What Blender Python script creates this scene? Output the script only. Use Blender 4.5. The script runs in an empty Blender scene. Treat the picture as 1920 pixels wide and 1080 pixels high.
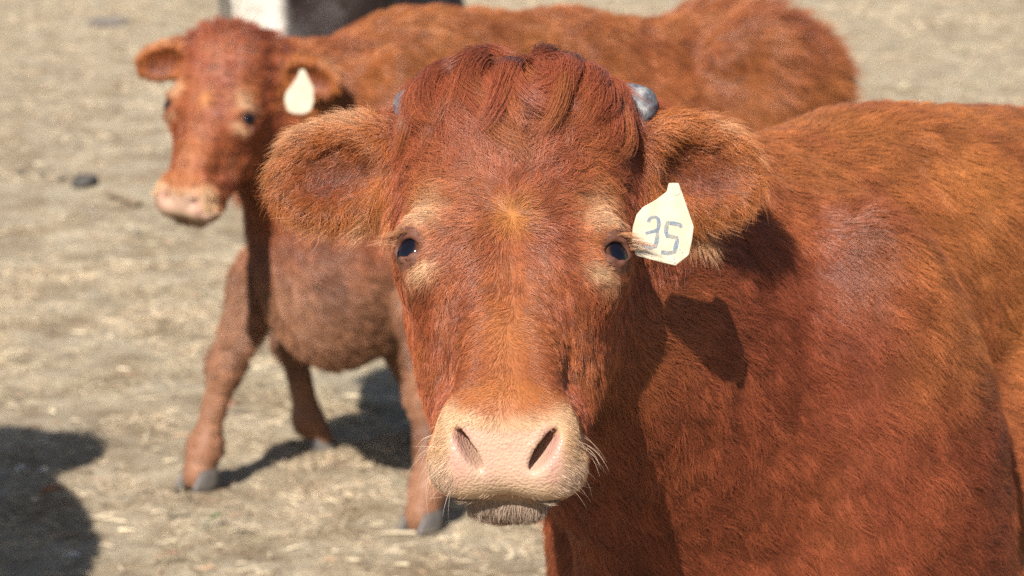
import bpy, bmesh, math, time
import numpy as np
from mathutils import Vector, Matrix

T0 = time.time()
FUR = True
scene = bpy.context.scene
COL = scene.collection

# ------------------------------------------------------------------ camera, sky, sun, exposure
PITCH = math.radians(9.69)
cam_data = bpy.data.cameras.new('camera')
cam = bpy.data.objects.new('camera', cam_data)
COL.objects.link(cam)
cam.location = (0.0, 0.0, 1.70)
cam.rotation_euler = (math.radians(90) - PITCH, 0.0, 0.0)
cam_data.sensor_width = 36.0
cam_data.lens = 100.0
cam_data.clip_start = 0.05
cam_data.clip_end = 6000.0
cam_data.dof.use_dof = True
cam_data.dof.focus_distance = 2.78
cam_data.dof.aperture_fstop = 9.0
scene.camera = cam

SUN_EL = math.radians(38.0)
SUN_AZ = math.radians(-19.0)       # sun stands behind the camera, a little to its left
sun_from = Vector((math.sin(SUN_AZ) * math.cos(SUN_EL), -math.cos(SUN_AZ) * math.cos(SUN_EL), math.sin(SUN_EL)))
world = bpy.data.worlds.new('World')
scene.world = world
world.use_nodes = True
wn = world.node_tree.nodes
wn.clear()
w_out = wn.new('ShaderNodeOutputWorld')
w_bg = wn.new('ShaderNodeBackground')
w_sky = wn.new('ShaderNodeTexSky')
w_sky.sky_type = 'NISHITA'
w_sky.sun_disc = False
w_sky.sun_elevation = SUN_EL
w_sky.sun_rotation = math.atan2(sun_from.x, sun_from.y)
w_bg.inputs['Strength'].default_value = 0.065
world.node_tree.links.new(w_sky.outputs[0], w_bg.inputs[0])
world.node_tree.links.new(w_bg.outputs[0], w_out.inputs[0])
sun_data = bpy.data.lights.new('sun', 'SUN')
sun_data.energy = 5.0
sun_data.angle = math.radians(0.53)
sun_data.color = (1.0, 0.945, 0.87)
sun = bpy.data.objects.new('sun', sun_data)
COL.objects.link(sun)
sun.rotation_euler = (-sun_from).to_track_quat('-Z', 'Y').to_euler()
sun.location = (-3, -4, 6)

scene.view_settings.view_transform = 'Standard'
scene.view_settings.look = 'None'
scene.view_settings.exposure = 0.90
scene.view_settings.gamma = 1.0
scene.view_settings.use_curve_mapping = False
scene.render.engine = 'CYCLES'
scene.cycles.max_bounces = 8
scene.cycles.diffuse_bounces = 3
scene.cycles.glossy_bounces = 3
scene.cycles.transmission_bounces = 6
scene.cycles.use_denoising = False        # the hair keeps its single strands
scene.cycles.use_adaptive_sampling = False
scene.cycles_curves.shape = 'RIBBONS'
scene.cycles_curves.subdivisions = 2

# ------------------------------------------------------------------ numpy helpers
f32 = np.float32
rng = np.random.default_rng(7)

def nrm(v):
    v = np.asarray(v, dtype=np.float64)
    return v / np.maximum(np.linalg.norm(v, axis=-1, keepdims=True), 1e-12)

def hash01(ix, iy, iz, seed):
    h = (ix.astype(np.int64) * 73856093) ^ (iy.astype(np.int64) * 19349663) ^ (iz.astype(np.int64) * 83492791) ^ (seed * 2654435761)
    h = (h ^ (h >> 13)) * 1274126177
    h = (h ^ (h >> 16)) & 0xFFFFFF
    return h.astype(f32) / f32(0xFFFFFF)

def vnoise(p, seed=0):
    """smooth value noise in -1..1"""
    p = np.asarray(p)
    i = np.floor(p).astype(np.int64)
    f = (p - i).astype(f32)
    u = f * f * (3 - 2 * f)
    out = 0
    for dx in (0, 1):
        wx = u[:, 0] if dx else 1 - u[:, 0]
        for dy in (0, 1):
            wy = u[:, 1] if dy else 1 - u[:, 1]
            for dz in (0, 1):
                wz = u[:, 2] if dz else 1 - u[:, 2]
                out = out + hash01(i[:, 0] + dx, i[:, 1] + dy, i[:, 2] + dz, seed) * wx * wy * wz
    return out * 2 - 1

def fbm(p, seed=0, octaves=3):
    s = 0; a = 1.0; t = 0
    for o in range(octaves):
        s = s + a * vnoise(p * (2.03 ** o), seed + o * 17); t += a; a *= 0.5
    return s / t

def sstep(a, b, x):
    t = np.clip((x - a) / (b - a), 0, 1)
    return t * t * (3 - 2 * t)

def gauss(P, c, r):
    r = np.broadcast_to(np.asarray(r, dtype=float), (3,))
    q = (P - np.asarray(c)) / r
    return np.exp(-(q * q).sum(1))

# ------------------------------------------------------------------ signed distance modelling
class Prim:
    def __init__(s, kind, frame, k, op, c, rad, **kw):
        s.kind, s.frame, s.k, s.op, s.c, s.rad = kind, frame, k, op, np.asarray(c, dtype=f32), rad
        s.__dict__.update(kw)
    def dist(s, P):
        if s.kind == 'ell':
            q = P - s.c
            if s.R is not None: q = q @ s.R
            a = q / s.r
            k0 = np.sqrt((a * a).sum(1)) + 1e-9
            b = a / s.r
            k1 = np.sqrt((b * b).sum(1)) + 1e-9
            return k0 * (k0 - 1) / k1
        if s.kind == 'cone':
            ba = s.b - s.a
            pa = P - s.a
            h = np.clip(pa @ ba / (ba @ ba), 0, 1)
            return np.sqrt(((pa - h[:, None] * ba) ** 2).sum(1)) - (s.r1 + (s.r2 - s.r1) * h)
        if s.kind == 'box':
            q = P - s.c
            if s.R is not None: q = q @ s.R
            q = np.abs(q) - (s.h - s.rr)
            return np.sqrt((np.maximum(q, 0) ** 2).sum(1)) + np.minimum(q.max(1), 0) - s.rr

def rotx(d): c, s = math.cos(math.radians(d)), math.sin(math.radians(d)); return np.array([[1, 0, 0], [0, c, -s], [0, s, c]])
def roty(d): c, s = math.cos(math.radians(d)), math.sin(math.radians(d)); return np.array([[c, 0, s], [0, 1, 0], [-s, 0, c]])
def rotz(d): c, s = math.cos(math.radians(d)), math.sin(math.radians(d)); return np.array([[c, -s, 0], [s, c, 0], [0, 0, 1]])

class Field:
    """a soft union / subtraction of rounded primitives given in named local frames"""
    def __init__(s): s.prims = []; s.frames = {'w': (np.zeros(3), np.eye(3))}; s.scale = {}; s.disp = None
    def frame(s, name, origin, R, scale=1.0):
        s.scale[name] = scale
        s.frames[name] = (np.asarray(origin, float), np.asarray(R, float))   # columns of R = local axes
    def ell(s, fr, c, r, k=0.03, R=None, op='add'):
        s.prims.append(Prim('ell', fr, k, op, c, max(r), r=np.asarray(r, f32), R=None if R is None else R.astype(f32)))
    def cone(s, fr, a, b, r1, r2, k=0.03, op='add'):
        a = np.asarray(a, f32); b = np.asarray(b, f32)
        s.prims.append(Prim('cone', fr, k, op, (a + b) / 2, np.linalg.norm(b - a) / 2 + max(r1, r2), a=a, b=b, r1=r1, r2=r2))
    def box(s, fr, c, h, rr, k=0.03, R=None, op='add'):
        s.prims.append(Prim('box', fr, k, op, c, float(np.linalg.norm(h)), h=np.asarray(h, f32), rr=rr, R=None if R is None else R.astype(f32)))
    def local(s, name, P):
        o, R = s.frames[name]
        return ((P - o) @ R / s.scale.get(name, 1.0)).astype(f32)
    def world(s, name, p):
        o, R = s.frames[name]
        return o + np.asarray(p, float) @ R.T * s.scale.get(name, 1.0)
    def eval(s, P, cull=False):
        P = np.asarray(P)
        loc = {}
        d = np.full(len(P), 10.0, f32)
        if cull: lo, hi = P.min(0), P.max(0)
        for pr in s.prims:
            if cull:
                cw = s.world(pr.frame, pr.c)
                gap = np.maximum(np.maximum(lo - cw, cw - hi), 0)
                if math.sqrt((gap ** 2).sum()) > pr.rad + pr.k + 0.06: continue
            if pr.frame not in loc: loc[pr.frame] = s.local(pr.frame, P)
            e = pr.dist(loc[pr.frame]).astype(f32) * s.scale.get(pr.frame, 1.0)
            if pr.op == 'add':
                h = np.maximum(pr.k - np.abs(d - e), 0) / pr.k
                d = np.minimum(d, e) - h * h * pr.k * 0.25
            else:
                h = np.maximum(pr.k - np.abs(d + e), 0) / pr.k
                d = np.maximum(d, -e) + h * h * pr.k * 0.25
        if s.disp is not None: d = d - s.disp(P).astype(f32)
        return d
    def grad(s, P, e=0.002):
        g = np.empty((len(P), 3), f32)
        for a in range(3):
            o = np.zeros(3); o[a] = e
            g[:, a] = chunked(s, P + o) - chunked(s, P - o)
        return nrm(g)

def chunked(F, P, n=40000):
    out = np.empty(len(P), f32)
    for i in range(0, len(P), n): out[i:i + n] = F.eval(P[i:i + n], cull=True)
    return out

def axis(lo, hi, fine_lo, fine_hi, h, hmax, grow=1.07):
    mid = list(np.arange(fine_lo, fine_hi + h * 0.5, h))
    a = mid[-1]; st = h; up = []
    while a < hi: st = min(st * grow, hmax); a += st; up.append(a)
    a = mid[0]; st = h; dn = []
    while a > lo: st = min(st * grow, hmax); a -= st; dn.append(a)
    arr = dn[::-1] + mid + up
    while len(arr) % 4: arr.append(arr[-1] + hmax)
    return np.array(arr)

def surface_nets(F, xs, ys, zs):
    nx, ny, nz = len(xs), len(ys), len(zs)
    bx, by, bz = nx // 4, ny // 4, nz // 4
    cx = xs.reshape(bx, 4).mean(1); cy = ys.reshape(by, 4).mean(1); cz = zs.reshape(bz, 4).mean(1)
    G = np.stack(np.meshgrid(cx, cy, cz, indexing='ij'), -1).reshape(-1, 3)
    dc = np.concatenate([F.eval(G[i:i + 60000], cull=False) for i in range(0, len(G), 60000)]).reshape(bx, by, bz)
    hx = (xs.reshape(bx, 4)[:, -1] - xs.reshape(bx, 4)[:, 0]); hy = (ys.reshape(by, 4)[:, -1] - ys.reshape(by, 4)[:, 0]); hz = (zs.reshape(bz, 4)[:, -1] - zs.reshape(bz, 4)[:, 0])
    diag = np.sqrt(hx[:, None, None] ** 2 + hy[None, :, None] ** 2 + hz[None, None, :] ** 2)
    act = np.abs(dc) < diag * 1.0 + 0.006
    D = np.repeat(np.repeat(np.repeat(dc, 4, 0), 4, 1), 4, 2)
    ib = np.argwhere(act)
    key = (ib[:, 0] // 6) * 1000000 + (ib[:, 1] // 6) * 1000 + ib[:, 2] // 6
    ib = ib[np.argsort(key, kind='stable')]
    o4 = np.stack(np.meshgrid(np.arange(4), np.arange(4), np.arange(4), indexing='ij'), -1).reshape(-1, 3)
    for s in range(0, len(ib), 500):
        idx = (ib[s:s + 500, None, :] * 4 + o4[None]).reshape(-1, 3)
        P = np.stack([xs[idx[:, 0]], ys[idx[:, 1]], zs[idx[:, 2]]], -1)
        D[idx[:, 0], idx[:, 1], idx[:, 2]] = F.eval(P, cull=True)
    S = D < 0
    c = np.zeros((nx - 1, ny - 1, nz - 1), np.int8)
    for i in (0, 1):
        for j in (0, 1):
            for k in (0, 1):
                c += S[i:nx - 1 + i, j:ny - 1 + j, k:nz - 1 + k]
    cells = np.argwhere((c > 0) & (c < 8))
    vid = np.full(c.shape, -1, np.int32)
    vid[cells[:, 0], cells[:, 1], cells[:, 2]] = np.arange(len(cells))
    acc = np.zeros((len(cells), 3)); cnt = np.zeros(len(cells))
    ax = (xs, ys, zs)
    corner = lambda o: D[cells[:, 0] + o[0], cells[:, 1] + o[1], cells[:, 2] + o[2]]
    pos = lambda o: np.stack([ax[a][cells[:, a] + o[a]] for a in range(3)], -1)
    for a in range(3):
        b, d = [q for q in range(3) if q != a]
        for u in (0, 1):
            for v in (0, 1):
                o0 = [0, 0, 0]; o0[b] = u; o0[d] = v
                o1 = list(o0); o1[a] = 1
                f0, f1 = corner(o0), corner(o1)
                m = (f0 < 0) != (f1 < 0)
                t = np.where(m, f0 / np.where(m, f0 - f1, 1), 0)[:, None]
                p = pos(o0) * (1 - t) + pos(o1) * t
                acc += np.where(m[:, None], p, 0); cnt += m
    V = acc / np.maximum(cnt, 1)[:, None]
    quads = []
    for a in range(3):
        b, d = (a + 1) % 3, (a + 2) % 3
        sl0 = [slice(1, -1)] * 3; sl0[a] = slice(0, -1)
        sl1 = [slice(1, -1)] * 3; sl1[a] = slice(1, None)
        s0, s1 = S[tuple(sl0)], S[tuple(sl1)]
        e = np.argwhere(s0 != s1)
        inside0 = s0[e[:, 0], e[:, 1], e[:, 2]]
        off = [1, 1, 1]; off[a] = 0
        e = e + off
        def cell(ub, ud):
            q = e.copy(); q[:, b] -= ub; q[:, d] -= ud
            return vid[q[:, 0], q[:, 1], q[:, 2]]
        Q = np.stack([cell(1, 1), cell(0, 1), cell(0, 0), cell(1, 0)], -1)
        Q[~inside0] = Q[~inside0][:, ::-1]
        quads.append(Q)
    Q = np.concatenate(quads)
    Q = Q[(Q >= 0).all(1)]
    g = F.grad(V)
    for _ in range(2):                      # pull the vertices onto the exact surface
        V = V - g * np.clip(chunked(F, V), -0.004, 0.004)[:, None]
    return V, Q, g

def mesh_from(name, V, Q, smooth=True):
    me = bpy.data.meshes.new(name)
    me.vertices.add(len(V)); me.vertices.foreach_set('co', np.ascontiguousarray(V, f32).ravel())
    n = Q.shape[1]
    me.loops.add(Q.size); me.loops.foreach_set('vertex_index', np.ascontiguousarray(Q, np.int32).ravel())
    me.polygons.add(len(Q))
    me.polygons.foreach_set('loop_start', np.arange(0, Q.size, n, dtype=np.int32))
    me.polygons.foreach_set('loop_total', np.full(len(Q), n, np.int32))
    me.update(calc_edges=True); me.validate()
    if smooth: me.polygons.foreach_set('use_smooth', np.ones(len(me.polygons), bool))
    return me

def add_color(me, C, name='coat'):
    a = me.attributes.new(name, 'FLOAT_COLOR', 'POINT')
    a.data.foreach_set('color', np.ascontiguousarray(np.concatenate([C, np.ones((len(C), 1))], 1), f32).ravel())

def add_float(me, A, name):
    a = me.attributes.new(name, 'FLOAT', 'POINT')
    a.data.foreach_set('value', np.ascontiguousarray(A, f32))

def link(o, parent=None, label=None, cat=None, group=None, kind=None):
    COL.objects.link(o)
    if parent is not None: o.parent = parent
    if label: o['label'] = label
    if cat: o['category'] = cat
    if group: o['group'] = group
    if kind: o['kind'] = kind
    return o

def tag(o, label=None, cat=None, group=None, kind=None):
    if label: o['label'] = label
    if cat: o['category'] = cat
    if group: o['group'] = group
    if kind: o['kind'] = kind
    return o

# ------------------------------------------------------------------ materials
def new_mat(name):
    m = bpy.data.materials.new(name); m.use_nodes = True
    m.node_tree.nodes.clear()
    return m, m.node_tree.nodes, m.node_tree.links

def principled(name, color=(0.5, 0.5, 0.5), rough=0.6, spec=0.3, **kw):
    m, n, l = new_mat(name)
    out = n.new('ShaderNodeOutputMaterial'); b = n.new('ShaderNodeBsdfPrincipled')
    b.inputs['Base Color'].default_value = (*color, 1); b.inputs['Roughness'].default_value = rough
    b.inputs['Specular IOR Level'].default_value = spec
    for k, v in kw.items(): b.inputs[k].default_value = v
    l.new(b.outputs[0], out.inputs[0])
    return m, n, l, b

def skin_material(name, rough=0.55, spec=0.25, bump=0.15, scale=260):
    m, n, l, b = principled(name, rough=rough, spec=spec)
    at = n.new('ShaderNodeAttribute'); at.attribute_name = 'coat'
    l.new(at.outputs['Color'], b.inputs['Base Color'])
    tx = n.new('ShaderNodeTexCoord')
    nz = n.new('ShaderNodeTexNoise'); nz.inputs['Scale'].default_value = scale; nz.inputs['Detail'].default_value = 3
    bp = n.new('ShaderNodeBump'); bp.inputs['Strength'].default_value = bump; bp.inputs['Distance'].default_value = 0.004
    wet = n.new('ShaderNodeAttribute'); wet.attribute_name = 'wet'
    rm = n.new('ShaderNodeMapRange'); rm.inputs['To Min'].default_value = rough; rm.inputs['To Max'].default_value = 0.27
    l.new(wet.outputs['Fac'], rm.inputs['Value']); l.new(rm.outputs[0], b.inputs['Roughness'])
    vo = n.new('ShaderNodeTexVoronoi'); vo.inputs['Scale'].default_value = 330; l.new(tx.outputs['Object'], vo.inputs['Vector'])
    mm = n.new('ShaderNodeMath'); mm.operation = 'MULTIPLY'; l.new(vo.outputs['Distance'], mm.inputs[0]); l.new(wet.outputs['Fac'], mm.inputs[1])
    b2 = n.new('ShaderNodeBump'); b2.inputs['Strength'].default_value = 0.42; b2.inputs['Distance'].default_value = 0.0018; b2.invert = True
    l.new(mm.outputs[0], b2.inputs['Height']); l.new(b2.outputs[0], bp.inputs['Normal'])
    l.new(tx.outputs['Object'], nz.inputs['Vector']); l.new(nz.outputs['Fac'], bp.inputs['Height']); l.new(bp.outputs[0], b.inputs['Normal'])
    return m

def hair_material(name, rough=0.36, spec=0.42):
    m, n, l, b = principled(name, rough=rough, spec=spec)
    at = n.new('ShaderNodeAttribute'); at.attribute_name = 'coat'
    l.new(at.outputs['Color'], b.inputs['Base Color'])
    return m

SKIN = skin_material('cow_skin')
HAIR = hair_material('cow_hair')
# ------------------------------------------------------------------ the cow: one soft-union body
def frame_mul(o, R, lo, lR):
    return o + R @ np.asarray(lo, float), R @ lR

RM = rotx(33)                                # the muzzle is turned against the face
EYE = np.array([0.0950, 0.047, 0.000])      # eyeball centre in the head frame (x mirrored)

class Cow:
    def __init__(s, W, rear, head_at, yaw=0.0, tilt=40.0, roll=0.0, feet=None, ears=None, hips=1.0, front=None, scale=1.0, tail=True, head_scale=None, crest=1.0):
        s.F = F = Field()
        s.W = np.array([W[0], W[1], 0.0])
        a = nrm(np.array([rear[0], rear[1], 0.0])); fwd = -a; left = np.array([-fwd[1], fwd[0], 0.0])
        Rb = np.stack([fwd, left, [0, 0, 1]], 1)
        F.frame('b', s.W, Rb, scale)
        a = nrm(np.array([front[0], front[1], 0.0])) if front is not None else a; fwd = -a; left = np.array([-fwd[1], fwd[0], 0.0])
        F.frame('f', s.W, np.stack([fwd, left, [0, 0, 1]], 1), scale)            # the forehand may be turned against the barrel
        s.scale = scale
        t = math.radians(tilt)
        R0 = np.stack([[1, 0, 0], [0, math.cos(t), -math.sin(t)], [0, math.sin(t), math.cos(t)]], 1).astype(float)
        Rh = rotz(yaw) @ R0 @ roty(roll)
        s.head_at = np.asarray(head_at, float); s.Rh = Rh; hs = s.hs = head_scale or scale
        F.frame('h', s.head_at, Rh, hs)
        # ear frames: x outward along the ear, y = back of the ear, z = its upper edge
        ears = ears or {-1: (12, 8, 30), 1: (7, 14, 30)}
        s.earR = {}
        for sd in (-1, 1):
            droop, back, turn = ears[sd]
            R = rotx(turn) @ rotz(sd * back) @ roty(sd * droop) @ np.diag([sd, 1, 1]).astype(float)
            o, RR = frame_mul(s.head_at, Rh, np.array((sd * 0.105, 0.115, 0.168)) * hs, R)
            F.frame('ear%d' % sd, o, RR, hs)
        s.tail = tail; s.crest = crest
        s.body(hips); s.legs(feet); s.neck(); s.head()
        F.disp = s.relief

    def relief(s, P):
        """muscle and skin folds on trunk and neck"""
        B = s.F.local('f', P); H = s.F.local('h', P)
        trunk = sstep(0.20, 0.32, np.sqrt((H * H).sum(1))) * sstep(0.25, 0.5, B[:, 2])
        d = 0.008 * fbm(P * 5.0, 301, 2) + 0.002 * fbm(P * 17.0, 305, 2)
        nk = sstep(0.20, 0.30, B[:, 0]) * sstep(0.62, 0.50, B[:, 0]) * sstep(0.6, 0.75, B[:, 2]) * sstep(1.2, 1.05, B[:, 2])
        w = B[:, 0] + 0.25 * (B[:, 2] - 0.9) + 0.09 * fbm(P * 5.0, 309, 2)
        d = d + nk * 0.0035 * np.sin(w * 2 * np.pi / 0.075) * np.clip(0.3 + 1.2 * fbm(P * 6.0, 313, 2), 0, 1)
        return d * trunk

    def body(s, hips):
        F = s.F
        b = 'b'
        F.ell(b, (-0.58, 0, 0.83), (0.74, 0.345, 0.40), 0.05)
        F.ell(b, (-0.72, 0, 0.70), (0.58, 0.36, 0.30), 0.10)
        F.cone(b, (-0.08, 0, 1.195), (-0.62, 0, 1.185), 0.12, 0.12, 0.12)
        F.cone(b, (-0.62, 0, 1.165), (-1.18, 0, 1.20), 0.11, 0.09, 0.12)
        F.ell('f', (0.02, 0, 1.16 - 0.04 * (1 - s.crest)), (0.22, 0.11, 0.17), 0.12)
        for sd in (-1, 1):
            F.ell('f', (0.17, sd * 0.190, 0.91), (0.16, 0.13, 0.37), 0.05, R=roty(14))
            F.ell('f', (0.17, sd * 0.155, 0.76), (0.15, 0.115, 0.19), 0.08)
            F.ell(b, (-1.13, sd * 0.19, 1.19), (0.11, 0.07, 0.065), 0.06)
            F.ell(b, (-1.27, sd * 0.15, 0.92), (0.24, 0.14, 0.36), 0.10)
            F.ell(b, (-1.50, sd * 0.085, 1.10), (0.06, 0.05, 0.06), 0.06)
        F.ell(b, (-1.28, 0, 1.05), (0.28, 0.23, 0.20), 0.10)
        F.ell(b, (-0.20, 0, 1.17), (0.24, 0.19, 0.135), 0.12)
        F.ell('f', (0.20, 0, 0.73), (0.24, 0.20, 0.27), 0.10)
        F.ell('f', (0.24, 0, 0.56), (0.15, 0.12, 0.17), 0.17)
        # tail
        T = [(-1.42, 0, 1.16), (-1.52, 0, 1.15), (-1.585, 0, 1.04), (-1.60, 0.02, 0.80), (-1.58, 0.03, 0.52)]
        if not s.tail: return
        for i in range(4):
            F.cone(b, T[i], T[i + 1], 0.036 - 0.006 * i, 0.032 - 0.006 * i, 0.04)
        F.ell(b, (-1.58, 0.03, 0.42), (0.04, 0.04, 0.13), 0.03)

    def legs(s, feet):
        F = s.F; b = 'b'
        s.feet = feet or {'fl': (0.12, 0.17), 'fr': (0.06, -0.17), 'hl': (-1.38, 0.17), 'hr': (-1.25, -0.17)}
        for key, (fx, fy) in s.feet.items():
            sd = 1 if key[1] == 'l' else -1
            if key[0] == 'f':
                J = [(0.05, sd * 0.19, 0.72), (0.00 + 0.55 * (fx - 0.02), sd * 0.185 * 0.5 + fy * 0.5, 0.58), (0.02 + 0.80 * (fx - 0.02), fy * 0.80 + sd * 0.036, 0.345),
                     (fx - 0.015, fy, 0.115), (fx + 0.02, fy, 0.045)]
                R = [0.125, 0.092, 0.056, 0.046, 0.05]
                rk = [(0.120, 0.090), (0.080, 0.045), (0.038, 0.033), (0.038, 0.043)]
            else:
                J = [(-1.22, sd * 0.17, 0.80), (-1.06 + 0.3 * (fx + 1.3), sd * 0.19 * 0.8 + fy * 0.2, 0.66), (-1.40 + 0.75 * (fx + 1.3), sd * 0.16 * 0.4 + fy * 0.6, 0.46),
                     (fx - 0.03, fy, 0.125), (fx + 0.02, fy, 0.045)]
                rk = [(0.17, 0.13), (0.125, 0.065), (0.055, 0.048), (0.049, 0.05)]
            fr = 'f' if key[0] == 'f' else 'b'
            for i in range(4):
                F.cone(fr, J[i], J[i + 1], rk[i][0], rk[i][1], 0.04)
            if key[0] == 'f': F.ell(fr, J[2], (0.044, 0.042, 0.060), 0.03)
            else: F.ell(fr, J[2], (0.055, 0.045, 0.07), 0.04)
            F.ell(fr, (J[3][0] - 0.015, J[3][1], J[3][2]), (0.042, 0.046, 0.040), 0.03)

    def neck(s):
        F = s.F
        hb = F.world('h', (0, 0.15, 0.09)); hl = F.world('h', (0, 0.17, -0.01))
        sh = F.world('f', (0.10, 0, 1.06)); sl = F.world('f', (0.15, 0, 0.88))
        F.cone('w', hb, sh, 0.105 * s.scale, 0.19 * s.scale, 0.10)
        F.cone('w', hl, sl, 0.085 * s.scale, 0.20 * s.scale, 0.10)
        F.cone('w', F.world('h', (0, 0.165, 0.155 - 0.10 * (1 - s.crest))), F.world('f', (0.05, 0, 1.20 - 0.06 * (1 - s.crest))), 0.075 * s.scale, 0.10 * s.scale, 0.10)
        mid = hl * 0.45 + sl * 0.55 - np.array([0, 0, 0.08])
        F.cone('w', mid, F.world('f', (0.28, 0, 0.62)), 0.05, 0.085, 0.14)      # dewlap

    def head(s):
        F = s.F; h = 'h'
        F.box(h, (0, 0.082, 0.080), (0.092, 0.075, 0.125), 0.060, 0.06)
        F.ell(h, (0, 0.130, 0.11), (0.105, 0.105, 0.125), 0.05)
        F.box(h, (0, 0.090, 0.171), (0.084, 0.060, 0.050), 0.045, 0.05)            # poll
        F.box(h, (0, 0.072, -0.090), (0.050, 0.066, 0.135), 0.042, 0.05, R=rotx(-2))   # bridge of the nose
        for sd in (-1, 1):
            F.ell(h, (sd * 0.086, 0.062, 0.006), (0.033, 0.042, 0.042), 0.035)      # eye socket
            F.ell(h, (sd * 0.048, 0.122, -0.030), (0.038, 0.072, 0.095), 0.045)      # cheek
            F.cone(h, (sd * 0.048, 0.175, 0.01), (sd * 0.030, 0.118, -0.18), 0.046, 0.036, 0.045)
            F.ell(h, (sd * 0.088, 0.105, 0.198), (0.022, 0.028, 0.028), 0.03)       # horn base
        F.box(h, (0, 0.074, -0.196), (0.065, 0.056, 0.047), 0.032, 0.026, R=RM)     # muzzle
        for sd in (-1, 1):
            F.ell(h, (sd * 0.042, 0.0775, -0.2175), (0.031, 0.040, 0.028), 0.03, R=RM)
        F.box(h, (0, 0.123, -0.229), (0.038, 0.036, 0.019), 0.017, 0.003, R=RM)     # lower lip and chin
        F.cone(h, (0, 0.15, -0.08), (0, 0.126, -0.214), 0.046, 0.030, 0.03)
        for sd in (-1, 1):
            F.ell(h, (sd * 0.044, 0.036, -0.2165), (0.020, 0.020, 0.031), 0.014, R=RM @ roty(sd * 16))   # wing of the nostril
            F.ell(h, (sd * 0.0365, 0.026, -0.2300), (0.0070 if sd > 0 else 0.0056, 0.036, 0.0240), 0.006, R=RM @ roty(sd * 30) @ rotz(sd * 24), op='sub')
            ec = np.array([sd * (EYE[0] + 0.012), EYE[1] - 0.017, EYE[2]])
            tg_ = np.array([sd * math.cos(math.radians(38)), math.sin(math.radians(38)), 0.0])
            F.ell(h, (sd * 0.092, 0.036, 0.026), (0.022, 0.018, 0.009), 0.016, R=rotz(sd * 38))           # brow
            F.ell(h, (sd * (EYE[0] + 0.014), EYE[1] - 0.018, EYE[2]), (0.0205, 0.018, 0.0132), 0.005, R=rotz(sd * 38) @ roty(sd * -12), op='sub')
            nrm_ = np.array([sd * math.sin(math.radians(38)), -math.cos(math.radians(38)), 0.0])
            top = [ec + tg_ * t_ + np.array([0, 0, z_]) + nrm_ * o_ for t_, z_, o_ in ((-0.021, -0.004, -0.006), (-0.010, 0.0112, 0.001), (0.004, 0.0130, 0.002), (0.017, 0.004, -0.005))]
            bot = [ec + tg_ * t_ + np.array([0, 0, z_]) + nrm_ * o_ for t_, z_, o_ in ((-0.021, -0.004, -0.006), (-0.008, -0.0120, -0.002), (0.006, -0.0110, -0.002), (0.017, 0.002, -0.006))]
            for ln_, r_ in ((top, 0.0032), (bot, 0.0026)):
                for a_, b_ in zip(ln_, ln_[1:]): F.cone(h, a_, b_, r_, r_, 0.004)
        for sd in (-1, 1):
            e = 'ear%d' % sd
            F.cone(e, (-0.02, 0.02, 0), (0.045, 0.012, 0), 0.030, 0.036, 0.04)
            F.ell(e, (0.085, 0.010, 0.002), (0.073, 0.026, 0.049), 0.03)
            F.ell(e, (0.094, -0.016, 0.000), (0.062, 0.030, 0.037), 0.014, op='sub')

    def mesh(s, name, fine=None, h=0.012, hmax=0.016):
        F = s.F
        lo = np.array([1e9] * 3); hi = -lo
        for pr in F.prims:
            if pr.op == 'sub': continue
            c = F.world(pr.frame, pr.c)
            rad = pr.rad * F.scale.get(pr.frame, 1.0)
            lo = np.minimum(lo, c - rad - 0.05); hi = np.maximum(hi, c + rad + 0.05)
        lo[2] = max(lo[2], -0.03)
        fl, fh = fine if fine is not None else ((lo + hi) / 2, (lo + hi) / 2 + h)
        g = [axis(lo[a], hi[a], fl[a], fh[a], h, hmax) for a in range(3)]
        s.V, s.Q, s.N = surface_nets(F, *g)
        s.me = mesh_from(name, s.V - s.W, s.Q)
        print(name, 'grid', [len(q) for q in g], 'verts', len(s.V), 't', round(time.time() - T0, 1))
        return s.me

def ball(name, r, seg=32, rings=20, squash=1.0):
    bm = bmesh.new(); bmesh.ops.create_uvsphere(bm, u_segments=seg, v_segments=rings, radius=r)
    for f in bm.faces: f.smooth = True
    me = bpy.data.meshes.new(name); bm.to_mesh(me); bm.free()
    return me

def place(o, cow, p_local, R_local, frame='h'):
    oo, R = cow.F.frames[frame]
    M = np.eye(4); M[:3, :3] = R @ R_local * cow.hs; M[:3, 3] = oo + R @ np.asarray(p_local) * cow.hs - cow.W
    o.matrix_local = Matrix(M.tolist())

# eyes: dark globe with brown rim and horizontal pupil
def eye_material():
    m, n, l, b = principled('eyeball', rough=0.07, spec=0.22)
    tx = n.new('ShaderNodeTexCoord'); sep = n.new('ShaderNodeSeparateXYZ')
    l.new(tx.outputs['Object'], sep.inputs[0])
    ramp = n.new('ShaderNodeValToRGB')
    mp = n.new('ShaderNodeMapRange'); mp.inputs['From Min'].default_value = 0.0; mp.inputs['From Max'].default_value = -0.022
    l.new(sep.outputs['Y'], mp.inputs['Value']); l.new(mp.outputs[0], ramp.inputs[0])
    e = ramp.color_ramp.elements
    e[0].position = 0.0; e[0].color = (0.40, 0.25, 0.18, 1)
    e[1].position = 1.0; e[1].color = (0.004, 0.004, 0.008, 1)
    for p, c in ((0.50, (0.42, 0.27, 0.20, 1)), (0.56, (0.05, 0.02, 0.012, 1)), (0.62, (0.11, 0.045, 0.018, 1)), (0.80, (0.06, 0.024, 0.010, 1)), (0.88, (0.005, 0.005, 0.009, 1))):
        q = e.new(p); q.color = c
    l.new(ramp.outputs[0], b.inputs['Base Color'])
    b.inputs['Coat Weight'].default_value = 0.05; b.inputs['Coat Roughness'].default_value = 0.02
    return m
EYE_MAT = eye_material()
EYE_ME = ball('eyeball', 0.0226); EYE_ME.materials.append(EYE_MAT)

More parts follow.
